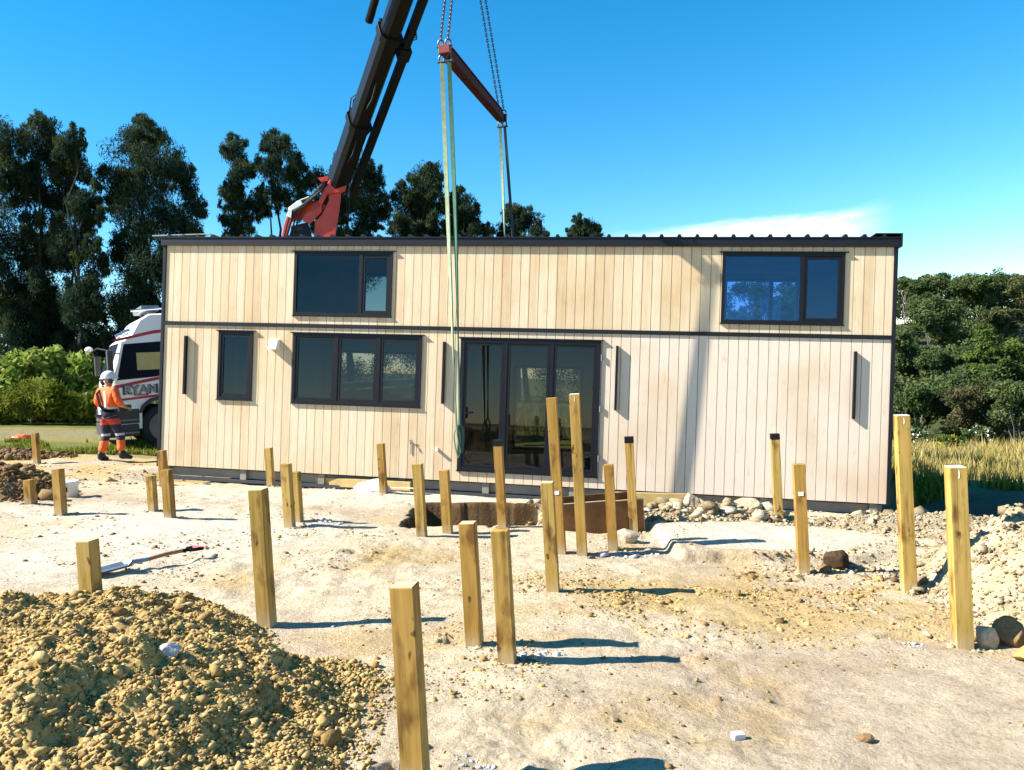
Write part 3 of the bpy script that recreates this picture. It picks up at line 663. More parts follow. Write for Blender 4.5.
# windows
def window(name, key, mull, sash=(), gl='glass', fw=.05, flash=True, sill=True):
    x0, x1, z0, z1 = OPN[key]; mb = MB(); yo = -.028
    mb.box(x0, x1, yo, .10, z1-fw, z1); mb.box(x0, x1, yo, .10, z0, z0+fw); mb.box(x0, x0+fw, yo, .10, z0+fw+.0005, z1-fw-.0005); mb.box(x1-fw, x1, yo, .10, z0+fw+.0005, z1-fw-.0005)
    wn = mb.build(name, M['joinery'], house)
    edges = [x0+fw] + [e for m_ in mull for e in (m_-.03, m_+.03)] + [x1-fw]
    for m_ in mull:
        b = MB(); b.box(m_-.03, m_+.03, yo+.004, .095, z0+fw+.0005, z1-fw-.0005); b.build('mullion', M['joinery'], wn)
    for i in range(0, len(edges), 2):
        a_, b_ = edges[i], edges[i+1]; k = i//2
        if k in sash:
            s_ = .045; b = MB()
            b.box(a_+.004, b_-.004, yo+.012, .05, z1-fw-s_, z1-fw-.004); b.box(a_+.004, b_-.004, yo+.012, .05, z0+fw+.004, z0+fw+s_)
            b.box(a_+.004, a_+s_, yo+.012, .05, z0+fw+s_+.0005, z1-fw-s_-.0005); b.box(b_-s_, b_-.004, yo+.012, .05, z0+fw+s_+.0005, z1-fw-s_-.0005)
            b.build('sash', M['joinery'], wn)
        b = MB(); b.add([(a_,.0,z0+fw),(b_,.0,z0+fw),(b_,.0,z1-fw),(a_,.0,z1-fw)], [(0,1,2,3)]); b.build('pane', M[gl], wn)
    if flash:
        b = MB(); b.box(x0-.045, x1+.045, -.05, -.001, z1+.003, z1+.016); b.build('head_flashing', M['joinery'], wn)
    if sill:
        b = MB(); b.box(x0-.012, x1+.012, -.036, -.001, z0-.018, z0-.002); b.build('sill', M['joinery'], wn)
    return wn
window('loft_window', 'UL', [3.55], (1,))
window('loft_window', 'UR', [10.50], (1,), 'skyglass')
window('narrow_window', 'SM', [], (0,))
window('kitchen_window', 'TR', [3.17, 3.90], (0, 1, 2))
dr = window('glazed_door', 'DR', [6.02, 6.76], (0, 1, 2), fw=.065)
b = MB(); b.box(5.385, 5.405, -.10, -.045, 1.02, 1.20); b.box(5.385, 5.50, -.115, -.10, 1.10, 1.122); b.build('handle', M['joinery'], dr)
b = MB(); b.box(6.085, 6.105, -.09, -.045, .92, 1.10); b.build('handle', M['joinery'], dr)
for z in (.42, 1.2, 2.0):
    b = MB(); b.tube([(7.545,-.03,z),(7.545,-.03,z+.10)], .014, 8); b.build('hinge', M['greymetal'], dr)
# rear window frames
for (x0, x1, z0, z1), ml in zip(bops, ((10.42,), (), (6.48,), ())):
    b = MB(); f_ = .05
    b.box(x0, x1, HD-.11, HD+.03, z1-f_, z1); b.box(x0, x1, HD-.11, HD+.03, z0, z0+f_); b.box(x0, x0+f_, HD-.11, HD+.03, z0+f_, z1-f_); b.box(x1-f_, x1, HD-.11, HD+.03, z0+f_, z1-f_)
    for m_ in ml: b.box(m_-.03, m_+.03, HD-.10, HD+.02, z0+f_, z1-f_)
    rw = b.build('rear_window', M['joinery'], house)
    b = MB(); b.add([(x0,HD-.03,z0),(x1,HD-.03,z0),(x1,HD-.03,z1),(x0,HD-.03,z1)], [(0,1,2,3)]); b.build('pane', M['glass' if x0 < 9 else 'skyglass'], rw)
# thin vertical fins standing off the boards
for x in (.455, 5.01, 7.78, 11.28):
    b = MB(); b.box(x-.018, x+.018, -.068, -.001, 1.24, 2.24); b.build('wall_fin', M['joinery'], house, .003)
# range hood cowl, drain pipe, tap
b = MB(); b.add([(1.99,-.001,2.05),(2.16,-.001,2.05),(2.16,-.001,2.22),(1.99,-.001,2.22),(2.0,-.13,2.045),(2.15,-.13,2.045),(2.15,-.07,2.21),(2.0,-.07,2.21)], [(0,1,2,3),(4,7,6,5),(0,4,5,1),(2,6,7,3),(0,3,7,4),(1,5,6,2)])
b.build('vent_cowl', M['white'], house, .006)
b = MB(); b.tube([(4.94,.0,.50),(4.94,-.075,.495)], .028, 12); b.build('drain_pipe', M['white'], house)
b = MB(); b.tube([(4.50,.0,.60),(4.50,-.05,.60),(4.50,-.055,.56)], .011, 8); b.tube([(4.47,-.035,.625),(4.53,-.035,.625)], .007, 6); b.tube([(4.50,-.012,.60),(4.50,-.012,.40)], .007, 6); b.build('garden_tap', M['greymetal'], house)
# steel floor frame and skids
b = MB(); b.box(.05, HL-.05, .10, .13, -.165, -.03); b.build('floor_channel', M['steel'], house)
for x in (.12, 1.55, 2.95, 4.35, 5.75, 7.15, 8.62, 10.05, 11.62):
    b = MB(); b.box(x-.055, x+.055, .035, .099, -.18, -.012); b.build('outrigger', M['steel'], house, .004)
b = MB(); b.box(.0, HL, .03, .16, -.235, -.182); b.build('skid', M['darksteel'], house, .004)
b = MB(); b.box(.0, HL, HD-.2, HD-.1, -.235, -.012); b.build('skid', M['darksteel'], house, .004)
b = MB(); b.box(.03, HL-.03, .132, HD-.21, -.05, -.012); b.build('underfloor', M['darksteel'], house)

# ------------------------------------------------------------------ lifting gear
def V3(*a): return np.array(a, float)
BN = V3(-.70, 11.26, 4.60+EYE); BF = V3(.096, 15.10, 4.80+EYE)
bar = empty('spreader_bar', tuple(BN), 0, 'long dark red steel spreader bar hanging in the air above the house roof', 'spreader bar')
L_ = lambda p: tuple(np.asarray(p) - BN)
mb = MB(); ax = nrm(BF-BN); mb.beam(L_(BN+ax*.05), L_(BF-ax*.05), .10, .17); mb.build('beam', M['darkred'], bar, .006)
mb = MB(); mb.beam(L_(BN+ax*.2+(0,0,.09)), L_(BF-ax*.2+(0,0,.09)), .14, .016); mb.beam(L_(BN+ax*.2-(0,0,.09)), L_(BF-ax*.2-(0,0,.09)), .14, .016); mb.build('flange', M['darkred'], bar)
sdv = nrm(np.cross(ax, (0,0,1)))
ROPES = []
for E_, s in ((BN, 1), (BF, -1)):
    mb = MB(); mb.beam(L_(E_-sdv*.085), L_(E_+sdv*.085), .10, .12, (0,0,1)); mb.build('end_bracket', M['endred'] if s == 1 else M['darkred'], bar, .008)
    for k in (-1, 1):
        p = E_ + sdv*.055*k*(1.0 if s == 1 else .8)
        for dz, r in ((.10, .036), (-.12, .036)):
            mb = MB(); mb.tube([L_(p+sdv*.04*math.cos(t_)+(0,0,dz+.05*math.sin(t_))) for t_ in np.linspace(0, 2*PI, 13)], .014, 6, False); mb.tube([L_(p-sdv*.06+(0,0,dz-.05)), L_(p+sdv*.06+(0,0,dz-.05))], .018, 8)
            mb.build('shackle', M['chain'], bar)
        ROPES.append((s, k, p))
APEX = V3(-.365, 13.20, 8.38+EYE)
def chain(a, b, label):
    a = np.asarray(a); b = np.asarray(b); n_ = int(np.linalg.norm(b-a)/.046); d_ = nrm(b-a); e1 = nrm(np.cross(d_, (0,1,0))); e2 = np.cross(d_, e1); mb = MB()
    for i in range(n_):
        c = a + (b-a)*(i+.5)/n_ - a; e = e1 if i % 2 else e2
        mb.tube([c + d_*.033*math.cos(t_) + e*.017*math.sin(t_) for t_ in np.linspace(0, 2*PI, 9)], .0075, 5, False)
    o = mb.build('lifting_chain', M['chain']); o.location = a; return tag(o, label, 'chain', 'chains above the spreader bar')
CL = {(1,-1):'left chain rising from the near red end of the spreader bar', (1,1):'right chain rising from the near red end of the spreader bar', (-1,-1):'left chain rising from the far end of the spreader bar', (-1,1):'right chain rising from the far end of the spreader bar'}
for s, k, p in ROPES: chain(p+(0,0,.15), APEX + V3(.05*k, .03*s, -.1), CL[(s, k)])
hook = empty('hook_block', tuple(APEX), 0, 'black crane hook block gathering the four chains above the spreader bar', 'hook')
mb = MB(); mb.box(-.12,.12,-.07,.07,.05,.38); mb.build('block', M['blackmetal'], hook, .02)
mb = MB(); mb.tube([(0,0,.05),(0,0,-.06),(.07,0,-.13),(.02,0,-.2),(-.06,0,-.17),(-.08,0,-.10)], [.03,.03,.035,.035,.03,.015], 8); mb.build('hook', M['red'], hook)
def webbing(a, b, wd, m, label, turns=.6, bow=(0,0,0), loop=0):
    a = np.asarray(a, float); b = np.asarray(b, float); n_ = 60; V = []; F = []; d_ = nrm(b-a); e1 = nrm(np.cross(d_, (0,1,0))); e2 = np.cross(d_, e1); bow = np.array(bow)
    for i in range(n_+1):
        t_ = i/n_; p = (b-a)*t_ + bow*math.sin(PI*t_); an = turns*2*PI*(t_**1.4); u = e1*math.cos(an)+e2*math.sin(an); q = np.cross(d_, u); ww = wd*(1-.35*sstep(.75,1,t_))
        th = .010; V += [p+u*ww/2+q*th, p-u*ww/2+q*th, p-u*ww/2-q*th, p+u*ww/2-q*th]
        if i: F += [((i-1)*4+k, (i-1)*4+(k+1) % 4, i*4+(k+1) % 4, i*4+k) for k in range(4)]
    F += [(0,1,2,3)]
    mb = MB(); mb.add(V, F)
    if loop:
        c = b-a; w_ = loop
        mb.tube([c + V3(.034*loop*math.sin(t_)+.012*math.sin(2*t_), .01*math.sin(t_), -.19+.21*math.cos(t_)) for t_ in np.linspace(0, 2*PI, 25)], wd*.26, 6, False)
    o = mb.build('lifting_sling', m); o.location = a; return tag(o, label, 'sling', 'lifting slings under the spreader bar')
NL, NR = [p for s, k, p in ROPES if s == 1]; FL, FR = [p for s, k, p in ROPES if s == -1]
webbing(NL-(0,0,.15), V3(-.855, 11.34, -.92+EYE), .062, M['slingpale'], 'pale green webbing sling hanging from the near end, left of the pair', .3, loop=1.2)
webbing(NR-(0,0,.15), V3(-.80, 11.33, -.85+EYE), .06, M['slinggreen'], 'dark green webbing sling hanging from the near end, right of the pair', .35, (.02,0,0), loop=1.0)
webbing(FL-(0,0,.15), V3(-.02, 15.75, -.6+EYE), .055, M['slingpale'], 'far sling of the left that drops behind the roof from the far bar end', .9)
webbing(FR-(0,0,.15), V3(.25, 15.85, -.6+EYE), .055, M['slingdark'], 'dark far sling of the right that drops behind the roof from the far bar end', .5)

# ------------------------------------------------------------------ crane truck behind the left end of the house
TA = math.radians(33)
trk = empty('crane_truck', (-9.16, 17.50, float(gz(-9, 18.4, False))-.02), TA, 'white crane truck with red stripes parked behind the left end of the house', 'truck')
TWID = 2.45
prof = [(-.02,.50),(-.06,1.02),(-.03,1.22),(.02,1.62),(.30,2.40),(.50,2.55),(.72,2.86),(.95,2.98),(2.15,3.02),(2.15,.95),(1.62,.90),(1.55,1.0),(1.38,1.12),(1.12,1.17),(.86,1.12),(.69,1.0),(.62,.84),(.60,.50)]
def loft_cab():
    """cab: side profile pulled across, drawn in towards both sides at the front"""
    n_ = len(prof); ys = [0,.05,.25,1.2,2.2,2.4,TWID]; inset = [.10,.045,.0,-.06,.0,.045,.10]; V = []; F = []
    for y_, ins in zip(ys, inset):
        for (x_, z_) in prof:
            fr = max(0, 1-x_/.9); V.append((x_+ins*fr*1.3, y_, z_-(.03 if z_ > 2.5 and y_ in (0, TWID) else 0)))
    for j in range(len(ys)-1):
        for i in range(n_): F.append((j*n_+i, j*n_+(i+1) % n_, (j+1)*n_+(i+1) % n_, (j+1)*n_+i))
    F += [tuple(range(n_))[::-1], tuple((len(ys)-1)*n_+i for i in range(n_))]
    return MB().add(V, F)
cab = loft_cab().build('cab', M['truckwhite'], trk, .0)
mb = MB()       # windscreen follows the raked front
ws = [(.02,1.60),(.295,2.37)]; V = []
for (x_, z_) in ws:
    for y_, ins in zip([.004,.25,1.2,2.2,2.446],[.098,.0,-.06,.0,.098]): V.append((x_+ins*(1-x_/.9)*1.3-.012, y_, z_))
mb.add(V, [(i,i+1,i+6,i+5) for i in range(4)]); mb.build('windscreen', M['screen'], trk)
mb = MB(); mb.prism([(.13,1.66),(.35,2.34),(1.55,2.40),(1.55,1.70),(.95,1.62),(.14,1.58)], -.008, .02); sw = mb.build('side_window', M['truckglass'], trk)
mb = MB(); mb.box(.62,1.3,-.011,-.0085,1.78,2.15); mb.build('seat_back', M['amber'], trk)
mb = MB(); mb.prism([(.12,1.52),(.33,2.40),(.38,2.39),(.17,1.52)], -.02, -.0085); mb.build('door_pillar', M['truckwhite'], trk)
for n_, pts in (('red_stripe', [(.16,2.44),(1.0,2.62),(2.1,2.72),(2.1,2.66),(1.0,2.55),(.2,2.395)]), ('red_stripe', [(.10,1.47),(.6,1.55),(2.1,1.78),(2.1,1.71),(.6,1.485),(.10,1.40)]), ('red_stripe', [(.06,1.18),(1.0,1.24),(1.0,1.19),(.06,1.13)]), ('red_stripe', [(1.0,1.24),(2.1,1.30),(2.1,1.25),(1.0,1.19)])):
    mb = MB(); mb.prism(pts, -.006, .004); mb.build(n_, M['stripe'], trk)
# lettering on the door
def text_obj(s, size, m, parent, loc, name):
    c = bpy.data.curves.new('lettering', 'FONT'); c.body = s; c.size = size; c.extrude = .004; c.align_x = 'CENTER'; c.offset = .012
    t = bpy.data.objects.new('tmp', c); COL.objects.link(t); bpy.context.view_layer.update()
    me = bpy.data.meshes.new_from_object(t.evaluated_get(bpy.context.evaluated_depsgraph_get())); bpy.data.objects.remove(t); me.materials.clear()
    o = link(name, me, m, parent); o.location = loc; o.rotation_euler = (PI/2,0,0); return o
text_obj('RYAN', .29, M['darkplastic'], trk, (.66,-.009,1.275), 'lettering_shadow'); text_obj('RYAN', .255, M['chrome'], trk, (.66,-.018,1.285), 'lettering')
mb = MB(); mb.box(.52,.82,-.012,.002,1.235,1.262); mb.build('lettering_bar', M['stripe'], trk)
mb = MB(); mb.box(-.10,.58,-.03,TWID+.03,.34,.62); mb.box(-.07,.60,-.015,TWID+.015,.63,.96); mb.build('bumper', M['darkplastic'], trk, .02)
mb = MB(); mb.box(.05,.58,-.06,-.0305,.40,.44); mb.box(.08,.58,-.04,-.0155,.70,.73); mb.build('step', M['greymetal'], trk)
mb = MB(); mb.box(-.105,-.07,.12,.5,.66,.82); mb.build('headlight', M['chrome'], trk, .01)
mb = MB(); mb.box(-.105,-.07,1.95,2.33,.66,.82); mb.build('headlight', M['chrome'], trk, .01)
mb = MB(); mb.prism([(.58,.86),(.66,1.03),(.84,1.16),(1.12,1.21),(1.40,1.16),(1.58,1.03),(1.66,.86),(1.58,.86),(1.52,.98),(1.36,1.09),(1.12,1.14),(.88,1.09),(.72,.98),(.66,.86)], -.035, .4); mb.build('wheel_arch', M['darkplastic'], trk)
# visor with lamps, beacon bar, mirrors, aerial
for y_ in (.35,.8,1.65,2.1):
    mb = MB(); mb.tube([(.44,y_,2.60),(.56,y_,2.64)], .06, 12); mb.build('roof_lamp', M['chrome'], trk)
mb = MB(); mb.box(.85,1.25,.5,1.95,3.08,3.20); mb.box(1.0,1.1,.6,.66,2.95,3.1); mb.box(1.0,1.1,1.8,1.86,2.95,3.1); mb.build('beacon_bar', M['greymetal'], trk, .02)
mb = MB(); mb.tube([(.62,.45,3.08),(1.45,.45,3.14)], .025, 8); mb.build('roof_rail', M['chrome'], trk)
for s, y_ in ((-1,-.26), (1,TWID+.30)):
    mb = MB(); mb.box(-.02,.10,y_-.12,y_+.12,1.72,2.20); mi = mb.build('mirror', M['darkplastic'], trk, .03)
    b = MB(); b.tube([(.30,(.03 if s < 0 else TWID-.03),2.25),(.06,y_,2.24),(.05,y_,2.2)], .016, 6); b.build('arm', M['darkplastic'], mi)
mb = MB(); mb.add(ICO2[0]*np.array((.10,.22,.07))+np.array((-.12,TWID+.36,2.36)), ICO2[1].tolist()); km = mb.build('kerb_mirror', M['white'], trk, 0, True)
b = MB(); b.tube([(.28,TWID-.05,2.42),(.05,TWID+.15,2.5),(-.12,TWID+.36,2.36)], .02, 6); b.build('arm', M['darkplastic'], km)
for ch in trk.children:                       # a high cab
    if ch.location.z > .5: ch.location.z += .09*(ch.location.z-.9)
    else:
        for v in ch.data.vertices: v.co.z += max(0, v.co.z-.9)*.085
# chassis, deck, wheels
mb = MB(); mb.box(.6,10.4,.75,.87,.75,1.0); mb.box(.6,10.4,1.58,1.70,.75,1.0); mb.build('chassis', M['darksteel'], trk)
mb = MB(); mb.box(4.9,10.5,.0,TWID,1.10,1.25); mb.build('deck', M['darksteel'], trk, .01)
mb = MB(); mb.box(2.3,3.2,.05,.7,.5,.98); mb.build('fuel_tank', M['greymetal'], trk, .05)
def wheel(x_, y_, s):
    mb = MB(); R_ = .51; pr = [(.33,0),(.44,-.005),(.50,.02),(R_,.06),(R_,.24),(.50,.28),(.33,.30)]; V = []; F = []; n_ = 36
    for i in range(n_):
        a = 2*PI*i/n_
        for r_, t_ in pr: V.append((r_*math.cos(a), t_*s, r_*math.sin(a)))
    k = len(pr)
    for i in range(n_):
        for j in range(k-1): F.append((i*k+j, ((i+1) % n_)*k+j, ((i+1) % n_)*k+j+1, i*k+j+1))
    ty = mb.add(V, F).build('wheel', M['blackrub'], trk, 0, True); ty.location = (x_, y_, .51)
    b = MB(); b.tube([(0,.05*s,0),(0,.12*s,0)], .335, 28); b.tube([(0,-.02*s,0),(0,.06*s,0)], .10, 16)
    for i in range(8): b.tube([(.2*math.cos(i*PI/4), .02*s, .2*math.sin(i*PI/4)), (.2*math.cos(i*PI/4), .06*s, .2*math.sin(i*PI/4))], .022, 6)
    b.build('rim', M['greymetal'], ty)
for x_ in (1.12, 7.4, 8.75):
    wheel(x_, .02, 1); wheel(x_, TWID-.02, -1)
# crane: red knuckle at the column, long black telescopic boom
Ti = Matrix.Rotation(-TA, 3, 'Z'); T0 = np.array(trk.location)
def tl(p): return np.array(Ti @ Vector(np.asarray(p, float)-T0))
cx = tl(at(312, 300, 20.3)); cx[2] = 0
mb = MB(); mb.box(cx[0]-.45,cx[0]+.45,.1,TWID-.1,.95,1.45); mb.build('crane_base', M['darksteel'], trk, .02)
mb = MB(); mb.tube([(cx[0],cx[1],1.4),(cx[0],cx[1],2.4),(cx[0],cx[1],3.2)], [.42,.34,.30], 16); mb.build('crane_column', M['red'], trk)
def P(u, v, d=20.3): return tl(at(u, v, d))
tdir = tl(at(330,200,20.3)+cF)-tl(at(330,200,20.3))
def plate(name, m, pts, dep, d=20.3, bevel=.02):
    n_ = len(pts); V = [P(u, v, d-dep/2) for u, v in pts] + [P(u, v, d+dep/2) for u, v in pts]
    return MB().add(V, [tuple(range(n_))[::-1], tuple(range(n_, 2*n_))] + [(i, (i+1) % n_, (i+1) % n_+n_, i+n_) for i in range(n_)]).build(name, m, trk, bevel)
plate('inner_boom', M['red'], [(312,262),(332,262),(336,232),(340,205),(341,194),(346,188),(346,183),(330,180),(327,190),(329,200),(322,214),(315,222)], .5)
plate('knuckle_plate', M['red'], [(328,194),(345,192),(347,184),(345,180),(331,178),(324,188),(318,202),(322,205)], .62)
plate('link_arm', M['red'], [(318,216),(326,206),(320,200),(308,203),(296,209),(288,214),(284,224),(281,240),(280,258),(286,258),(288,236),(292,222),(304,219)], .34)
plate('link_arm', M['red'], [(303,222),(311,223),(322,212),(322,205),(312,210),(304,214)], .56)
plate('fold_cylinder', M['blackmetal'], [(291,226),(308,222),(312,236),(311,262),(289,262)], .42)
plate('valve_block', M['blackmetal'], [(302,204),(313,200),(323,190),(326,182),(323,181),(318,190),(309,196),(300,200)], .40, 20.15, .01)
plate('oil_cooler', M['white'], [(289,212),(300,206),(311,199),(309,196),(297,201),(288,208)], .5, 20.2, .01)
plate('nameplate', M['white'], [(286,216),(289,209),(292,210),(291,218)], .56, 20.2, .005)
plate('pin_bracket', M['red'], [(318,178),(329,176),(328,181),(321,182)], .3, 20.3, .008)
for i in range(4):
    mb = MB(); mb.tube([P(284+3*i, 236, 20.1), P(290+4*i, 214-2*i, 19.95), P(305+4*i, 203-3*i, 19.95), P(322+2*i, 184, 20.0)], .022, 6); mb.build('hose', M['blackrub'], trk)
B0 = at(337, 186, 20.3); B1 = at(459, -165, 13.15)
bax = nrm(B1-B0); BL = np.linalg.norm(B1-B0); bsd = nrm(np.cross(bax, (0,0,1))); bup = np.cross(bsd, bax)
def boom_sec(t0, t1, w0, h0, off=0):
    """chamfered box section between two distances along the boom"""
    pts = [(-.5,-.28),(-.3,-.5),(.3,-.5),(.5,-.28),(.5,.38),(.36,.5),(-.36,.5),(-.5,.38)]; V = []
    for t_ in (t0, t1):
        c = B0 + bax*t_ + bup*off
        for a_, b_ in pts: V.append(tl(c + bsd*a_*w0 + bup*b_*h0))
    return MB().add(V, [tuple(range(8))[::-1], tuple(range(8,16))] + [(i, (i+1) % 8, (i+1) % 8+8, i+8) for i in range(8)])
ob = boom_sec(-.1, 2.3, .48, .52).build('outer_boom', M['blackmetal'], trk, .012)
segs = [(2.3,4.9,.43,.47),(4.9,7.6,.385,.42),(7.6,9.6,.34,.38),(9.6,BL,.30,.34)]
for i, (a_, b_, w_, h_) in enumerate(segs): boom_sec(a_-.05, b_, w_, h_).build('boom_section', M['blackmetal'], trk, .010)
for t_, w_, h_ in ((2.3,.56,.60),(4.9,.51,.55),(7.6,.45,.49),(9.6,.40,.44)):
    boom_sec(t_-.09, t_+.07, w_, h_).build('boom_collar', M['blackmetal'], trk, .01)
    b = MB(); c = B0+bax*t_+bup*(h_*.62)
    b.tube([tl(c-bsd*.16), tl(c+bsd*.16)], .07, 10); b.beam(tl(c-bup*.12), tl(c+bup*.05), .1, .1); b.build('guide_roller', M['blackmetal'], trk)
def bp(t_, up_, sd_=0): return tl(B0 + bax*t_ + bup*up_ + bsd*sd_)
b = MB(); b.beam(bp(-.2,-.16,-.40), bp(4.6,-.16,-.40), .17, .17); b.build('ram', M['blackmetal'], trk, .02)
b = MB(); b.beam(bp(4.75,-.14,-.37), bp(8.4,-.14,-.37), .16, .17); b.build('ram', M['blackmetal'], trk, .02)
b = MB(); b.beam(bp(4.45,-.14,-.38), bp(4.75,-.14,-.38), .26, .26); b.build('ram_head', M['blackmetal'], trk, .02)
b = MB(); b.beam(bp(8.3,-.12,-.34), bp(BL-.2,-.12,-.32), .15, .15); b.build('ram', M['blackmetal'], trk, .02)
b = MB(); b.tube([bp(5.0,.16,.46), bp(9.6,.16,.52)], .085, 10); b.build('hose_drum_tube', M['blackmetal'], trk)
b = MB(); b.beam(bp(7.6,.12,.1), bp(7.6,.16,.50), .12, .1, tuple(bax)); b.build('tube_bracket', M['blackmetal'], trk)
b = MB(); b.tube([bp(.3,.29,.12), bp(2.2,.31,.12)], .022, 6); b.tube([bp(.3,.29,.05), bp(2.2,.31,.05)], .018, 6); b.build('hose', M['greymetal'], trk)
for k_ in range(3):
    b = MB(); b.tube([bp(2.1,.30,.02+.07*k_), bp(2.55,.42+.05*k_,.05+.05*k_), bp(2.9,.30,.02+.06*k_)], .016, 6); b.build('hose', M['blackrub'], trk)
    b = MB(); b.tube([bp(4.8,-.02,-.36-.03*k_), bp(5.1,-.16-.06*k_,-.48), bp(5.5,-.10,-.36)], .014, 6); b.build('hose', M['blackrub'], trk)
for t_ in (1.2, 3.0):
    b = MB(); b.tube([bp(t_,-.27,.06), bp(t_+.4,-.36,.05), bp(t_+.8,-.28,.05)], .02, 6); b.build('hose', M['blackrub'], trk)
b = MB(); b.beam(bp(BL-.15,0), bp(BL+.15,-.08), .34, .42); b.build('boom_head', M['blackmetal'], trk, .03)
b = MB(); b.tube([tl(APEX+(0,0,.36)), bp(BL+.02,-.15)], .02, 6); b.build('hoist_rope', M['chain'], trk)

# ------------------------------------------------------------------ the worker
def skin_mesh(name, joints, edges, rad, m, parent, sub=2, root=0):
    me = bpy.data.meshes.new(name); me.from_pydata([tuple(j) for j in joints], edges, []); o = bpy.data.objects.new(name, me); COL.objects.link(o)
    md = o.modifiers.new('skin', 'SKIN'); md.use_smooth_shade = True
    for i, r_ in enumerate(rad):
        sv = me.skin_vertices[0].data[i]; sv.radius = (r_, r_) if np.isscalar(r_) else r_; sv.use_root = (i == root)
    s = o.modifiers.new('sub', 'SUBSURF'); s.levels = sub; s.render_levels = sub
    bpy.context.view_layer.update()
    me2 = bpy.data.meshes.new_from_object(o.evaluated_get(bpy.context.evaluated_depsgraph_get())); me2.name = name
    bpy.data.objects.remove(o); me2.materials.clear()
    return link(name, me2, m, parent, True)
wk = empty('person', gp(-8.07, 15.37, .0), math.radians(-24), 'worker in orange and navy high visibility clothes and white helmet walking away towards the truck', 'person')
J = dict(pel=(0,0,.95), ch=(0,.01,1.25), nk=(0,.02,1.47), hd=(0,.05,1.58), ht=(0,.05,1.70), hl=(-.10,0,.90), kl=(-.15,.02,.50), al=(-.19,-.10,.10), tl=(-.20,.02,.04), hr=(.10,0,.90), kr=(.15,.12,.50), ar=(.19,.08,.10), tr=(.26,.20,.04), sl=(-.20,.01,1.41), el=(-.31,-.03,1.14), wl=(-.23,.21,1.03), sr=(.20,.01,1.41), er=(.31,-.02,1.14), wr=(.24,.22,1.04))
ks = list(J); ix = {k: i for i, k in enumerate(ks)}
ed = [('pel','ch'),('ch','nk'),('nk','hd'),('hd','ht'),('pel','hl'),('hl','kl'),('kl','al'),('al','tl'),('pel','hr'),('hr','kr'),('kr','ar'),('ar','tr'),('ch','sl'),('sl','el'),('el','wl'),('ch','sr'),('sr','er'),('er','wr')]
rd = dict(pel=(.06,.05), ch=(.11,.08), nk=.06, hd=(.078,.092), ht=(.06,.07), hl=.085, kl=.055, al=.042, tl=.035, hr=.085, kr=.055, ar=.042, tr=.035, sl=.058, el=.043, wl=.028, sr=.058, er=.043, wr=.028)
body = skin_mesh('body', [J[k] for k in ks], [(ix[a_], ix[b_]) for a_, b_ in ed], [rd[k] for k in ks], M['skin'], wk)
def add_hand(s):
    """palm with four curled fingers and a thumb, fused into the body mesh data"""
    wj = np.array(J['wl' if s < 0 else 'wr']); d_ = nrm(np.array((-s*.35,.9,-.1))); ac = nrm(np.cross(d_, (0,0,1)))
    obs = []
    jn = [wj, wj+d_*.05, wj+d_*.09]; obs.append(skin_mesh('h', jn, [(0,1),(1,2)], [.026,(.036,.018),(.036,.016)], M['skin'], None, 1))
    for k, ln in ((-1.5,.06),(-.5,.075),(.5,.07),(1.5,.055)):
        b_ = wj+d_*.085+ac*.018*k; q = [b_, b_+d_*ln*.45+(0,0,-.008), b_+d_*ln*.62+(0,0,-.035), b_+d_*ln*.40+(0,0,-.055)]
        obs.append(skin_mesh('f', q, [(0,1),(1,2),(2,3)], [.009,.0085,.008,.007], M['skin'], None, 1))
    b_ = wj+d_*.035-ac*s*.03; q = [b_, b_-ac*s*.03+d_*.03, b_-ac*s*.02+d_*.065+(0,0,-.01)]; obs.append(skin_mesh('t', q, [(0,1),(1,2)], [.012,.010,.008], M['skin'], None, 1))
    return obs
hands = add_hand(-1) + add_hand(1)
# face: nose, brow, ears, all one surface with the body
hc = np.array((0,.05,1.62)); extra = []
for c, r_ in (((0,.152,1.605),(.014,.022,.022)), ((-.085,.045,1.615),(.012,.024,.034)), ((.085,.045,1.615),(.012,.024,.034)), ((-.033,.13,1.635),(.016,.012,.010)), ((.033,.13,1.635),(.016,.012,.010)), ((0,.135,1.565),(.026,.014,.009))):
    extra.append((ICO2[0]*np.array(r_)+np.array(c), ICO2[1]))
bm = bmesh.new(); bm.from_mesh(body.data)
for h_ in hands: bm.from_mesh(h_.data); bpy.data.objects.remove(h_)
for v_, f_ in extra:
    vs_ = [bm.verts.new(p) for p in v_]
    for q in f_: bm.faces.new([vs_[i] for i in q])
for f_ in bm.faces: f_.smooth = True
bm.to_mesh(body.data); bm.free()
navy = (.012,.016,.04); org = (.85,.13,.02); silv = (.5,.5,.52); redo = (.55,.05,.03)
shirt_m = bands_mat('hi_vis_shirt', [(0,navy),(1.03,silv),(1.075,org),(1.26,org)], 2, 0, 2); trou_m = bands_mat('hi_vis_trousers', [(0,org),(.40,navy),(.50,silv),(.545,navy),(.72,redo),(.84,navy)], 2, 0, 2)
sj = [(0,.005,.80),(0,.01,1.06),(0,.01,1.28),(0,.015,1.43),(-.205,.01,1.405),(-.30,-.025,1.17),(-.255,.12,1.08),(.205,.01,1.405),(.30,-.015,1.17),(.26,.12,1.09)]
skin_mesh('shirt', sj, [(0,1),(1,2),(2,3),(2,4),(4,5),(5,6),(2,7),(7,8),(8,9)], [(.19,.14),(.185,.14),(.205,.145),(.095,.085),.09,.075,.058,.09,.075,.058], shirt_m, wk)
tj = [(0,0,.99),(-.10,0,.84),(-.15,.02,.50),(-.187,-.085,.17),(.10,0,.84),(.15,.115,.50),(.187,.07,.17)]
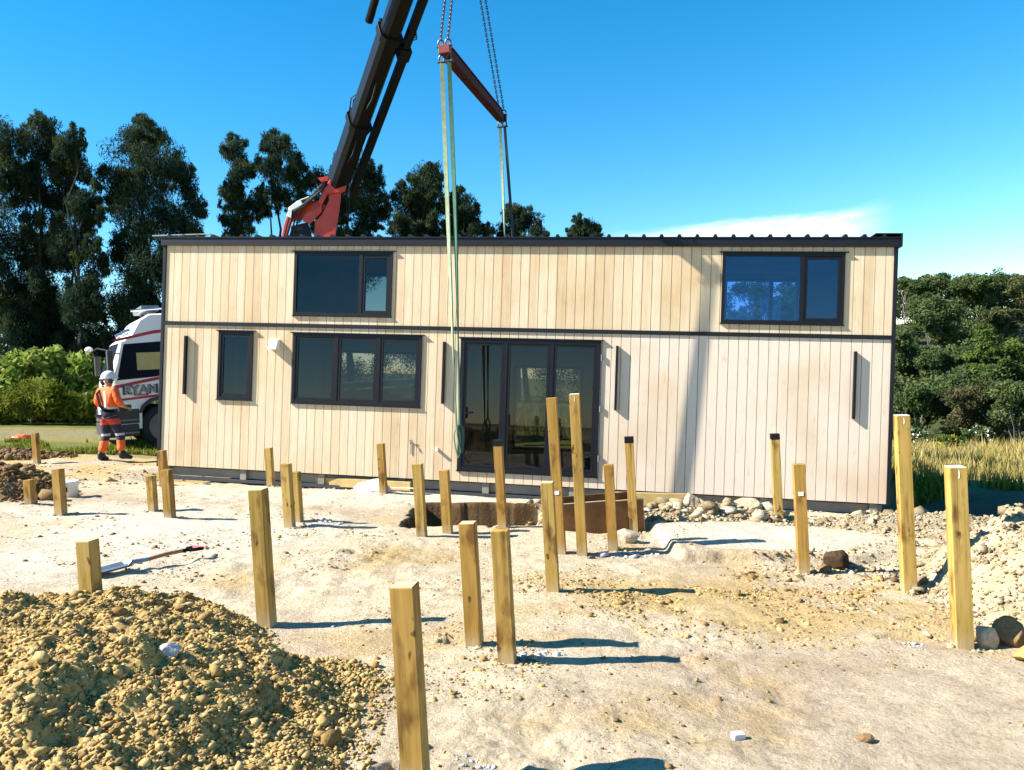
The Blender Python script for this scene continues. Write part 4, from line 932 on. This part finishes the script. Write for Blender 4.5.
skin_mesh('trousers', tj, [(0,1),(1,2),(2,3),(0,4),(4,5),(5,6)], [(.18,.135),.115,.085,.075,.11,.085,.075], trou_m, wk)
for s, a_, t_ in ((-1,J['al'],J['tl']), (1,J['ar'],J['tr'])):
    a_ = np.array(a_); t_ = np.array(t_); hl = a_ - nrm(t_-a_)*.05; hl[2] = .045; t2 = t_ + nrm((t_-a_)*(1,1,0))*.06; t2[2] = .04
    skin_mesh('boot', [a_+(0,0,.12), a_, hl, t_+(0,0,.005), t2], [(0,1),(1,2),(1,3),(3,4)], [.062,.060,.045,(.052,.045),(.045,.035)], M['boot'], wk, 2, 1)
bm = bmesh.new(); bmesh.ops.create_uvsphere(bm, u_segments=24, v_segments=14, radius=1)
bmesh.ops.delete(bm, geom=[v for v in bm.verts if v.co.z < -.12], context='VERTS')
for v in bm.verts: v.co = Vector((v.co.x*.135, v.co.y*.155+.05, max(v.co.z, -.02)*.15+1.655))
me = bpy.data.meshes.new('helmet'); bm.to_mesh(me); bm.free(); hel = link('helmet', me, M['helmet'], wk, True)
b = MB(); b.add([(.15*math.cos(a)*1.02, .172*math.sin(a)*(1.18 if math.sin(a) > 0 else 1)+.05, z_) for z_ in (1.643,1.655) for a in np.linspace(0,2*PI,24,endpoint=False)], [(i,(i+1)%24,24+(i+1)%24,24+i) for i in range(24)]+[tuple(range(24))[::-1], tuple(range(24,48))]); b.build('brim', M['helmet'], hel)
b = MB(); b.tube([(-.09,.0,1.52),(-.10,-.04,1.60)], .035, 8); b.tube([(.09,.0,1.55),(.105,.02,1.63)], .045, 10); b.build('ear_muffs', M['remote'], wk)
b = MB()
for p0, p1 in (((-.14,.03,1.50),(-.13,-.135,1.36)),((-.13,-.135,1.36),(-.02,-.165,1.12)),((-.02,-.165,1.12),(.05,-.15,1.02)),((.05,-.15,1.02),(.19,-.03,.99))): b.beam(p0, p1, .06, .014, (0,-1,.2))
b.build('shoulder_strap', M['strap'], wk)
for x_ in (.10,):
    b = MB(); b.beam((x_,-.152,1.08),(x_*1.1,-.152,1.40),.05,.008,(0,-1,0)); b.build('reflective_brace', M['sack'], wk)
b = MB(); b.box(-.19,.17,.24,.40,.96,1.10); b.build('remote_control', M['remote'], wk, .02)
b = MB(); b.tube([(-.19,.30,1.10),(-.33,.30,1.13),(-.42,.22,1.06),(-.41,.16,.96),(-.30,.2,.94),(-.19,.28,.97)], .018, 8); b.build('guard_rail', M['remote'], wk)

# ------------------------------------------------------------------ small things lying about
bk = empty('bucket', gp(-6.20, 10.62), 0, 'white plastic bucket with a dark print standing behind a short post at the left', 'bucket')
mb = MB(); n_ = 24
V = [(r_*math.cos(2*PI*i/n_), r_*math.sin(2*PI*i/n_), z_) for r_, z_ in ((.10,0),(.125,.20),(.132,.205),(.132,.225),(.118,.225),(.095,.02)) for i in range(n_)]
mb.add(V, [(j*n_+i, j*n_+(i+1) % n_, (j+1)*n_+(i+1) % n_, (j+1)*n_+i) for j in range(5) for i in range(n_)] + [tuple(range(n_))[::-1], tuple(5*n_+i for i in range(n_))]); mb.build('tub', M['white'], bk, 0, True)
mb = MB(); mb.tube([(.13*math.cos(a), .0+.02*math.sin(a), .20+.10*math.sin(a)) for a in np.linspace(0, PI, 12)], .004, 6); mb.build('handle', M['greymetal'], bk)
mb = MB(); mb.add([(.1165*math.cos(a), .1165*math.sin(a), z_) if z_ < .1 else (.122*math.cos(a), .122*math.sin(a), z_) for z_ in (.09,.155) for a in np.linspace(-2.2,-1.2,8)], [(i,i+1,9+i,8+i) for i in range(7)]); mb.build('print_patch', M['blacktop'], bk)
sh = empty('shovel', gp(-3.62, 6.46), 0, 'long handled shovel with steel blade and pink grip lying behind the near clay heap', 'shovel')
s0 = np.array(gp(-3.62,6.46)); s1 = np.array(gp(-3.42,6.74,.05)) - s0; s2 = np.array(gp(-3.25,7.0,.09)) - s0; s3 = np.array(gp(-3.08,7.30,.10)) - s0
bl = []; dvec = nrm(s1*(1,1,0)); sv_ = np.array((-dvec[1], dvec[0], 0))
for t_, wd in ((0,.085),(.12,.105),(.30,.105),(.34,.04)):
    for k, zz in ((-1,.045),(-.5,.022),(0,.018),(.5,.022),(1,.045)): bl.append(dvec*t_ + sv_*wd*k + (0,0,zz+.02*t_))
mb = MB(); mb.add(bl + [p-(0,0,.004) for p in map(np.array, bl)], [(j*5+i,j*5+i+1,(j+1)*5+i+1,(j+1)*5+i) for j in range(3) for i in range(4)] + [(20+(j+1)*5+i,20+(j+1)*5+i+1,20+j*5+i+1,20+j*5+i) for j in range(3) for i in range(4)]); mb.build('blade', M['bladesteel'], sh)
mb = MB(); mb.tube([dvec*.31+(0,0,.03), s1*.95+(0,0,.02), s2*.45+s1*.55], [.016,.02,.019], 8); mb.build('socket', M['bladesteel'], sh)
mb = MB(); mb.tube([s2*.45+s1*.55, s2, s2*.5+s3*.5], .018, 8); mb.build('shaft', M['shaft'], sh)
hd_ = nrm(s3-s2); hs_ = nrm(np.cross(hd_, (0,0,1)))
mb = MB(); mb.tube([s2*.5+s3*.5, s2*.3+s3*.7, s3*.8+s2*.2+hs_*.06, s3+hs_*.065], .017, 8); mb.tube([s2*.3+s3*.7, s3*.8+s2*.2-hs_*.06, s3-hs_*.065], .017, 8); mb.build('grip_fork', M['strap'], sh)
mb = MB(); mb.tube([s3+hs_*.075, s3-hs_*.075], .020, 8); mb.build('grip', M['pink'], sh)
def plank(label, a, b, w_, h_, m=None, yaw=0):
    a = np.array(a); b = np.array(b); mb = MB(); mb.beam((0,0,0), b-a, w_, h_); o = mb.build('timber_plank', m or M['plank'], None, .003); o.location = a; return tag(o, label, 'plank', 'loose timber planks')
plank('long yellow plank lying along the foot of the house under the triple window', gp(-3.62,13.0,.16), gp(-1.72,12.35,.13), .05, .14)
plank('yellow plank behind the rubble row, right of the brown box', gp(1.35,10.75,.13), gp(2.32,10.6,.14), .05, .19)
mb = MB(); mb.beam((0,0,0),(.55,-.08,-.03),.03,.012); o = mb.build('timber_batten', M['sack']); o.location = gp(-2.0,11.9,.05); tag(o, 'thin pale batten on the ground at the foot of the house left of the pit', 'batten')
fx = empty('formwork_box', gp(.95, 9.15, -.09), math.radians(7), 'rust brown open topped box of sheet panels standing behind the middle posts', 'box')
for nm, bx in (('front_panel',(-.50,.04,-.30,-.28,-.12,.46)),('front_panel',(.045,.46,-.30,-.28,-.12,.45)),('rear_panel',(-.50,.46,.28,.30,-.1,.45)),('side_panel',(-.50,-.48,-.279,.279,-.1,.45)),('side_panel',(.44,.46,-.279,.279,-.1,.45))):
    b = MB(); b.box(*bx); b.build(nm, M['rustply'], fx, .002)
for bx in ((-.50,.04,-.302,-.278,.462,.470),(.045,.46,-.302,-.278,.452,.460),(.462,.468,-.302,-.27,.0,.452)):
    b = MB(); b.box(*bx); b.build('raw_edge', M['rawedge'], fx)
b = MB(); b.box(.03,.075,-.335,-.302,-.1,.44); b.build('batten', M['rustply'], fx)
def crumple(name, label, cat, x, y, sx, sy, sz, m, seed):
    r = np.random.default_rng(seed); bm = bmesh.new(); bmesh.ops.create_icosphere(bm, subdivisions=4, radius=1)
    for v in bm.verts:
        p = np.array(v.co[:]); k = fbm(np.array([p[0]*2.2+seed]), np.array([p[1]*2.2+p[2]*1.7]), 4, seed)[0]
        v.co = Vector((p[0]*sx*(1+.3*k), p[1]*sy*(1+.3*k), max(p[2], -.35)*sz*(1+.5*k)))
    me = bpy.data.meshes.new(name); bm.to_mesh(me); bm.free(); o = link(name, me, m, None, True); o.location = gp(x, y, sz*.3); o.rotation_euler = (0,0,-.4); return tag(o, label, cat)
crumple('sack', 'crumpled white sack on the ground under the long plank by the house', 'sack', -2.25, 11.8, .32, .12, .13, M['sack'], 5)
crumple('tarpaulin', 'flat bright orange sheet lying by the gravel drive at the far left', 'tarpaulin', -12.55, 19.6, .24, .2, .08, M['orangeplastic'], 6)

# ------------------------------------------------------------------ vegetation
def leaves(blobs, n, size, clump=.33, nclump=14, droop=0., aspect=1.8, shell=.55, flat=1.):
    """blobs: (centre, radii). Leaf faces gathered in clumps inside the blobs"""
    vol = np.array([np.prod(r)**(2/3) for _, r in blobs]); cnt = np.maximum(40, (n*vol/vol.sum())).astype(int); P_l = []; tone = []
    for (c, r), k in zip(blobs, cnt):
        c = np.asarray(c, float); r = np.asarray(r, float); nc = max(5, int(nclump))
        u = rng.normal(size=(nc,3)); u /= np.linalg.norm(u, axis=1)[:,None]; u *= (shell + (1-shell)*rng.random((nc,1)))**.8*rng.uniform(.72,1.08,(nc,1))
        cs = c + u*r; w_ = rng.uniform(.55,1.25,nc); which = rng.choice(nc, k, p=w_/w_.sum())
        off = rng.normal(size=(k,3)); off /= np.linalg.norm(off, axis=1)[:,None]; off *= (rng.random((k,1))**.45)
        rad = r.min()*clump*w_[which][:,None]*1.25
        P_l.append(cs[which] + off*rad*np.array((1,1,.8*flat)))
        ct = rng.random(nc); tone.append(np.clip(.78*ct[which] + .22*rng.random(k), 0, 1))
    P_ = np.concatenate(P_l); tone = np.concatenate(tone); k = len(P_)
    a = rng.normal(size=(k,3)); a[:,2] -= droop; a /= np.linalg.norm(a, axis=1)[:,None]
    b_ = rng.normal(size=(k,3)); b_ -= a*(a*b_).sum(1)[:,None]; b_ /= np.linalg.norm(b_, axis=1)[:,None]
    s = size*rng.uniform(.6,1.35,(k,1)); a = a*s*aspect; b_ = b_*s
    V = np.stack([P_-a*.5, P_+b_*.42, P_+a*.5, P_-b_*.42], 1).reshape(-1,3); F = np.arange(4*k).reshape(-1,4)
    return V, F, tone
def limb(mb, a, b, r0, r1, wob=.06, n=6):
    a = np.asarray(a, float); b = np.asarray(b, float); L = np.linalg.norm(b-a); pts = [a + (b-a)*i/n + rng.normal(0, wob*L/n*(0 if i in (0,n) else 1), 3) for i in range(n+1)]
    mb.tube(pts, list(np.linspace(r0, r1, n+1)), 6)
def tree(name, label, base, blobs, n, size, leafm, barkm, group, r0=.22, multi=1, cat='tree', **kw):
    base = np.asarray(base, float); root = empty(name, tuple(base), 0, label, cat, group); mb = MB()
    order = sorted(blobs, key=lambda q: -q[0][2]); topc = np.asarray(order[0][0])
    for t_ in range(multi):
        b0 = base + rng.normal(0, .25*(multi > 1), 3)*(1,1,0); tgt = np.asarray(order[t_ % len(order)][0]); tgt = tgt - (tgt-base)*(0,0,.06)
        limb(mb, b0-base-(0,0,.4), tgt-base, r0*(.8 if t_ == 0 else .6), .015, .10, 9)
    for c, r in blobs:
        c = np.asarray(c, float); f_ = np.clip(rng.uniform(.35,.7), 0, 1); st = base + (topc-base)*f_; st[2] = min(st[2], c[2]-.2*r[2])
        if name == 'she_oak_tree' and r[0] < .8: continue
        limb(mb, st-base, c-base, r0*.42*(1-f_*.5), .03)
        for _ in range(3): limb(mb, c-base, c-base+rng.normal(0,.38,3)*np.asarray(r), .035*r0/.22, .008, n=3)
    mb.build('trunk', barkm, root)
    V, F, A = leaves(blobs, n, size, **kw)
    link('crown', np_mesh('crown', V-base, F, A), leafm, root)
    return root
def pb(u, v, d, ru, rv, rd=None):
    c = at(u, v, d); k = d/FPX; return (c, np.array((ru*k, (rd or ru)*k, rv*k)))
CK = dict(droop=1.3, aspect=4.6, clump=.60, nclump=15, shell=.25)
def cas(label, bu, d, blobs, n=9000, size=.20, **kw):
    b0 = at(bu, 430, d); b0[2] = float(gz(b0[0], b0[1], False)); k = dict(CK); k.update(kw)
    bl = []
    for u, v, ru, rv in blobs:
        bl.append(pb(u, v, d+rng.uniform(-1.5,1.5), ru*.86, rv*.92))
        for _ in range(6):          # ragged sprays standing out of the crown
            a = rng.uniform(-.5, PI+.5) if rng.random() < .75 else rng.uniform(0, 2*PI); q = rng.uniform(.75,1.02)
            bl.append(pb(u+ru*q*math.cos(a), v-rv*q*math.sin(a), d+rng.uniform(-1.5,1.5), ru*rng.uniform(.20,.34), rv*rng.uniform(.24,.5)))
    tree('she_oak_tree', label, b0, bl, int(n*6), .06, M['casu'], M['bark'], 'she-oak trees behind the site', .26, multi=kw.pop('multi', 2) if 'multi' in kw else 2, **{q: k[q] for q in CK})
cas('tall dark tree cut off by the left edge with its top highest at the edge', 8, 46, [(5,138,22,22),(-18,170,26,34),(18,175,20,26),(-10,235,34,38),(15,290,26,36),(-25,310,34,46),(10,350,26,26)], 11000)
cas('tall tree second from the left edge with a small pointed tuft on top', 44, 47, [(42,126,12,14),(40,152,20,22),(28,192,20,28),(56,200,18,28),(44,250,26,32),(30,305,24,28),(55,320,22,30),(44,352,30,20)], 11000)
cas('tree with an olive lit cone top left of the big round tree', 80, 46, [(72,142,13,16),(70,170,20,22),(86,205,16,28),(72,245,22,30),(92,265,14,26),(80,310,22,26),(92,350,22,22)], 9500)
cas('big round headed dark tree standing just left of the house roof', 150, 47, [(138,140,26,20),(122,172,22,28),(160,168,26,28),(184,182,14,18),(140,215,32,30),(178,222,24,26),(196,205,10,12),(125,262,22,28),(165,270,34,26),(192,250,14,26),(150,320,34,30),(120,330,22,34),(185,320,26,40)], 17000)
cas('slim tree with bare forked stem left of the crane knuckle', 240, 50, [(234,150,12,14),(240,180,16,20),(228,200,10,18),(250,205,13,22),(236,225,14,18),(262,195,6,10),(240,262,18,22)], 4600)
cas('open airy tree with several thin trunks directly behind the crane knuckle', 284, 50, [(276,145,14,13),(268,168,13,16),(290,168,14,17),(296,190,12,22),(276,195,13,15),(264,210,8,10),(302,210,9,14),(285,262,22,20)], 5200)
cas('dark tree behind the foot of the black crane boom', 355, 51, [(352,168,18,16),(322,180,14,16),(372,180,14,18),(338,200,20,20),(365,205,20,20),(380,212,12,14),(325,215,16,16),(350,232,34,14),(350,262,36,24)], 10000, shell=.2)
cas('broad olive tree just right of the crane boom', 420, 50, [(424,182,18,16),(408,198,15,18),(432,205,16,22),(416,218,20,18),(402,228,12,12),(425,240,24,16),(420,265,26,22)], 8200, shell=.2)
cas('rounded dark tree seen through the near slings', 460, 50, [(456,205,16,15),(468,216,12,14),(458,228,18,14),(476,228,8,9),(488,232,7,9),(462,262,24,24)], 5600, shell=.2)
cas('low tree crossed by the far slings above the middle of the roof', 522, 52, [(514,214,11,13),(526,222,14,13),(510,230,12,12),(540,232,8,9),(525,240,22,12),(525,265,24,22)], 4600, shell=.25)
cas('lone small dark treetop above the roof right of the slings', 584, 54, [(579,224,8,9),(592,228,8,8),(573,233,7,8),(585,237,16,9),(585,262,16,20)], 3400, shell=.2)
# dark scrub between and below the she-oaks
def scrub_pos():
    out = []
    for u in range(-40, 640, 20): out.append(pb(u+rng.uniform(-10,10), rng.uniform(345,392), 55+rng.uniform(-4,6), 22, 28))
    for u in range(-40, 212, 11): out.append(pb(u+rng.uniform(-8,8), rng.uniform(235,345), 56+rng.uniform(-2,6), 15, 26))
    for u in range(-40, 205, 14): out.append(pb(u+rng.uniform(-8,8), rng.uniform(290,350), 53+rng.uniform(-2,4), 14, 22))
    return out
V, F, A = leaves(scrub_pos(), 130000, .085, droop=.3, aspect=2.0, clump=.5, nclump=12, shell=.2)
tag(link('undergrowth', np_mesh('undergrowth', V, F, A), M['casu']), 'dark scrub filling the gaps low between the she-oak trunks', 'undergrowth', kind='stuff')

# hedge, weeds and grass at the left
hb = []
for u in np.arange(-70, 112, 9.):
    d_ = 24.3+rng.uniform(-.3,.3); tv = 356 + max(0, (u-60))*.20 + rng.uniform(-4,4)
    for v in (tv+12, tv+30, tv+50): hb.append(pb(u+rng.uniform(-4,4), v, d_+rng.uniform(-.3,.5), 12, 14))
V, F, A = leaves(hb, 24000, .13, droop=.1, aspect=1.9, clump=.75, nclump=9, shell=.5)
base = np.array(gp(-14, 24.4)); hg = empty('hedge', tuple(base), 0, 'long leafy bright green hedge in front of the dark trees at the left', 'hedge')
link('foliage', np_mesh('foliage', V-base, F, A), M['hedge'], hg)
mb = MB()
for u in np.arange(-66, 112, 11.): b0 = at(u, 425, 24.5)-base; mb.tube([(b0[0],b0[1],-.3),(b0[0]+.1,b0[1],.7),(b0[0]-.1,b0[1]+.1,1.5)], [.05,.035,.015], 6)
mb.build('stem', M['bark'], hg)
V, F, A = leaves([pb(u, rng.uniform(398,420), 23.4, 8, 6, 3) for u in range(-40,110,7)], 260, .06, aspect=1.2, clump=1.0, nclump=5); link('blossom', np_mesh('blossom', V-base, F, A), M['petal'], hg)
def blades(name, m, n, xr, yr, hgt, wd, dens=None, lean=.5, seedn=0):
    px = rng.uniform(*xr, n*2); py = rng.uniform(*yr, n*2); f_ = fbm(px*.9, py*.9, 3, 220+seedn)
    ok = f_ > -.05 if dens is None else dens(px, py, f_); px, py = px[ok][:n], py[ok][:n]; k = len(px)
    h = hgt*rng.lognormal(0,.22,k)*(1+.5*fbm(px*.7,py*.7,2,230)); a = rng.uniform(0,2*PI,k); z = gz(px, py); l_ = lean*h*rng.random(k); la = rng.uniform(0,2*PI,k)
    B = np.c_[px, py, z-.03]; w_ = wd*rng.uniform(.6,1.4,k); dx = np.c_[np.cos(a)*w_, np.sin(a)*w_, np.zeros(k)]
    Mid = B + np.c_[np.cos(la)*l_*.35, np.sin(la)*l_*.35, h*.6]; T = B + np.c_[np.cos(la)*l_, np.sin(la)*l_, h]
    V = np.stack([B-dx, B+dx, Mid+dx*.7, Mid-dx*.7, T], 1).reshape(-1,3); q = np.arange(k)[:,None]*5
    F = np.concatenate([q+[0,1,2], q+[0,2,3], q+[3,2,4]]); A = np.tile(np.clip(.5+.5*f_[ok][:n]+rng.normal(0,.22,k),0,1), 3)
    return link(name, np_mesh(name, V, F, A), m)
wb = []
for u in np.arange(-70, 108, 5.): wb.append(pb(u, 411+rng.uniform(-9,5)-(6 if 12 < u < 80 else 0), 22.9+rng.uniform(-.3,.3), 8, 12*rng.uniform(.5,1.6)))
V, F, A = leaves(wb, 24000, .045, droop=-.9, aspect=5, clump=1.0, nclump=9, shell=.3)
tag(link('weeds', np_mesh('weeds', V, F, A), M['weed']), 'tall yellow green weeds along the foot of the hedge', 'weeds', kind='stuff')
tag(blades('grass', M['weed'], 13000, (-17,-5.4), (15.9,19.3), .13, .018, lambda x,y,f: (f > -.02) & (y > 16.1-.05*x*.5+.5*f), .8), 'short yellow green grass growing round the worker and the truck', 'grass', kind='stuff')
tag(blades('dry_grass', M['dry'], 26000, (6.8,26), (14.4,24), .29, .012, lambda x,y,f: (f+.25*rng.random(len(x)) > -.28) & (x/y > .44), .55), 'tall dry yellow grass beyond the right end of the house', 'grass', kind='stuff')
tag(blades('green_grass', M['weed'], 3200, (6.9,13), (13.6,16.2), .24, .02, lambda x,y,f: (f > .05), .6), 'green tufts at the edge of the dry grass', 'grass', kind='stuff')
tag(blades('tussocks', M['bushleaf'], 9000, (-30,10), (24.5,40), .5, .04, None, .6), 'rank grass behind the truck and the house', 'grass', kind='stuff')
def bush(name, label, u, v, d, ru, rv, m, n, size, flower=None):
    c = at(u, v, d); base = np.array((c[0], c[1], float(gz(c[0], c[1], False)))); root = empty(name, tuple(base), 0, label, 'bush')
    bl = [pb(u+rng.uniform(-.6,.6)*ru, v+rng.uniform(-.5,.4)*rv, d+rng.uniform(-.4,.4), ru*.55, rv*.6) for _ in range(7)]
    V, F, A = leaves(bl, n, size, droop=.1, clump=.6, nclump=9); link('foliage', np_mesh('foliage', V-base, F, A), m, root)
    mb = MB()
    for c_, r_ in bl: limb(mb, (0,0,-.1), c_-base, .03, .01, n=4)
    mb.build('stem', M['bark'], root)
    if flower:
        V, F, A = leaves(bl, flower[1], size*.7, aspect=1.1, clump=.8, nclump=8, shell=.8); link('blossom', np_mesh('blossom', V-base, F, A), flower[0], root)
bush('flowering_bush', 'bush dotted with yellow flowers in the grass right of the house', 948, 444, 22, 16, 9, M['brightleaf'], 1500, .09, (M['yellowpetal'], 420))
bush('flowering_bush', 'green shrub with flat white flower heads beside the yellow flowers', 975, 434, 24, 20, 9, M['bushleaf'], 1500, .10, (M['petal'], 110))
bush('shrub', 'green shrub with a few white heads just right of the house corner post', 918, 436, 23, 14, 10, M['bushleaf'], 1300, .10, (M['petal'], 36))

# the wooded hill at the right
def btree(label, u, v, d, ru, rv, m, n, size, nb=9, flat=1., name='bush_tree', group='trees on the wooded hill', bark='palebark', cone=False):
    bl = []
    for i in range(nb):
        if cone:
            t_ = i/(nb-1); bl.append(pb(u+rng.uniform(-.4,.4)*ru*t_, v-rv+2*rv*t_, d+rng.uniform(-1,1), ru*(.25+.6*t_), rv*.28))
        else:
            a = rng.uniform(0,2*PI); q = math.sqrt(rng.random()); bl.append(pb(u+ru*.66*q*math.cos(a), v+rv*.62*q*math.sin(a)*flat, d+rng.uniform(-.05,.05)*d, ru*rng.uniform(.28,.46), rv*rng.uniform(.26,.42)))
    c = at(u, v+rv*1.0, d); base = np.array((c[0], c[1], min(float(gz(c[0], c[1], False)), c[2]-1.)))
    tree(name, label, base, bl, int(n*3.2), size*.5, m, M[bark], group, .15, clump=.6, nclump=13, droop=.15, aspect=1.7, shell=.55)
btree('broad flat topped tree highest on the right skyline', 985, 290, 82, 36, 29, M['bushleaf'], 9000, .34, 11, .7)
btree('pale grey green tree below the flat topped skyline tree', 992, 322, 74, 34, 18, M['paleleaf'], 5200, .32)
btree('small umbrella crowned tree on the skyline touching the house corner', 908, 285, 84, 18, 15, M['bushleaf'], 3000, .3, 7, .6)
btree('second umbrella crowned tree on the skyline right of the house', 936, 286, 85, 24, 19, M['bushleaf'], 3800, .3, 8, .7)
btree('dark domed tree in the middle of the hill right of the house', 930, 318, 72, 34, 28, M['bushleaf'], 7500, .32)
btree('olive crowned tree at the far right edge of the skyline', 1028, 290, 80, 24, 22, M['paleleaf'], 4800, .32)
btree('bright green conical tree standing out on the mid slope', 985, 356, 58, 26, 26, M['brightleaf'], 5200, .26, 9, cone=True)
btree('bright green bushy tree at the far right on the mid slope', 1020, 362, 57, 24, 24, M['brightleaf'], 4600, .26)
btree('dark tree directly beside the house end on the mid slope', 905, 352, 62, 24, 30, M['bushleaf'], 6000, .28)
btree('dark rounded tree between the domed tree and the bright conical tree', 945, 362, 60, 26, 22, M['bushleaf'], 5200, .27)
btree('large brownish grey scrub tree in front on the lower slope', 965, 404, 44, 38, 32, M['brownleaf'], 11000, .20)
btree('dark lower tree left of the brownish scrub tree beside the tall post', 910, 408, 46, 26, 30, M['bushleaf'], 7000, .20)
btree('dense green tree at the lower right edge behind the dry grass', 1020, 412, 42, 30, 34, M['bushleaf'], 8500, .20)
btree('leafy tree beyond the right edge on the lower slope', 1075, 396, 45, 36, 40, M['bushleaf'], 7500, .22)
btree('tall tree beyond the right edge on the skyline', 1085, 310, 78, 36, 34, M['bushleaf'], 6000, .34)
btree('tree hidden behind the right end of the house, seen through the loft window', 800, 312, 64, 34, 26, M['bushleaf'], 6500, .28)
btree('dark spreading tree behind the house seen through the loft window', 755, 322, 66, 32, 22, M['bushleaf'], 5500, .28)
fb = []
for _ in range(150):
    u = rng.uniform(690, 1190); d_ = rng.uniform(47, 98); t_ = (d_-47)/51; v = 425 - 138*t_**.8 + rng.uniform(-12,10); k = 60/d_
    fb.append(pb(u, v, d_, 26*k, 18*k))
for u in range(880, 1200, 14): fb.append(pb(u+rng.uniform(-8,8), 300+rng.uniform(-10,14), rng.uniform(88,96), 17, 15))
V, F, A = leaves(fb, 200000, .17, clump=.5, nclump=12, droop=.1, aspect=1.7, shell=.4)
tag(link('forest', np_mesh('forest', V, F, A), M['bushleaf']), 'far off mass of native bush covering the hill at the right', 'forest', kind='stuff')
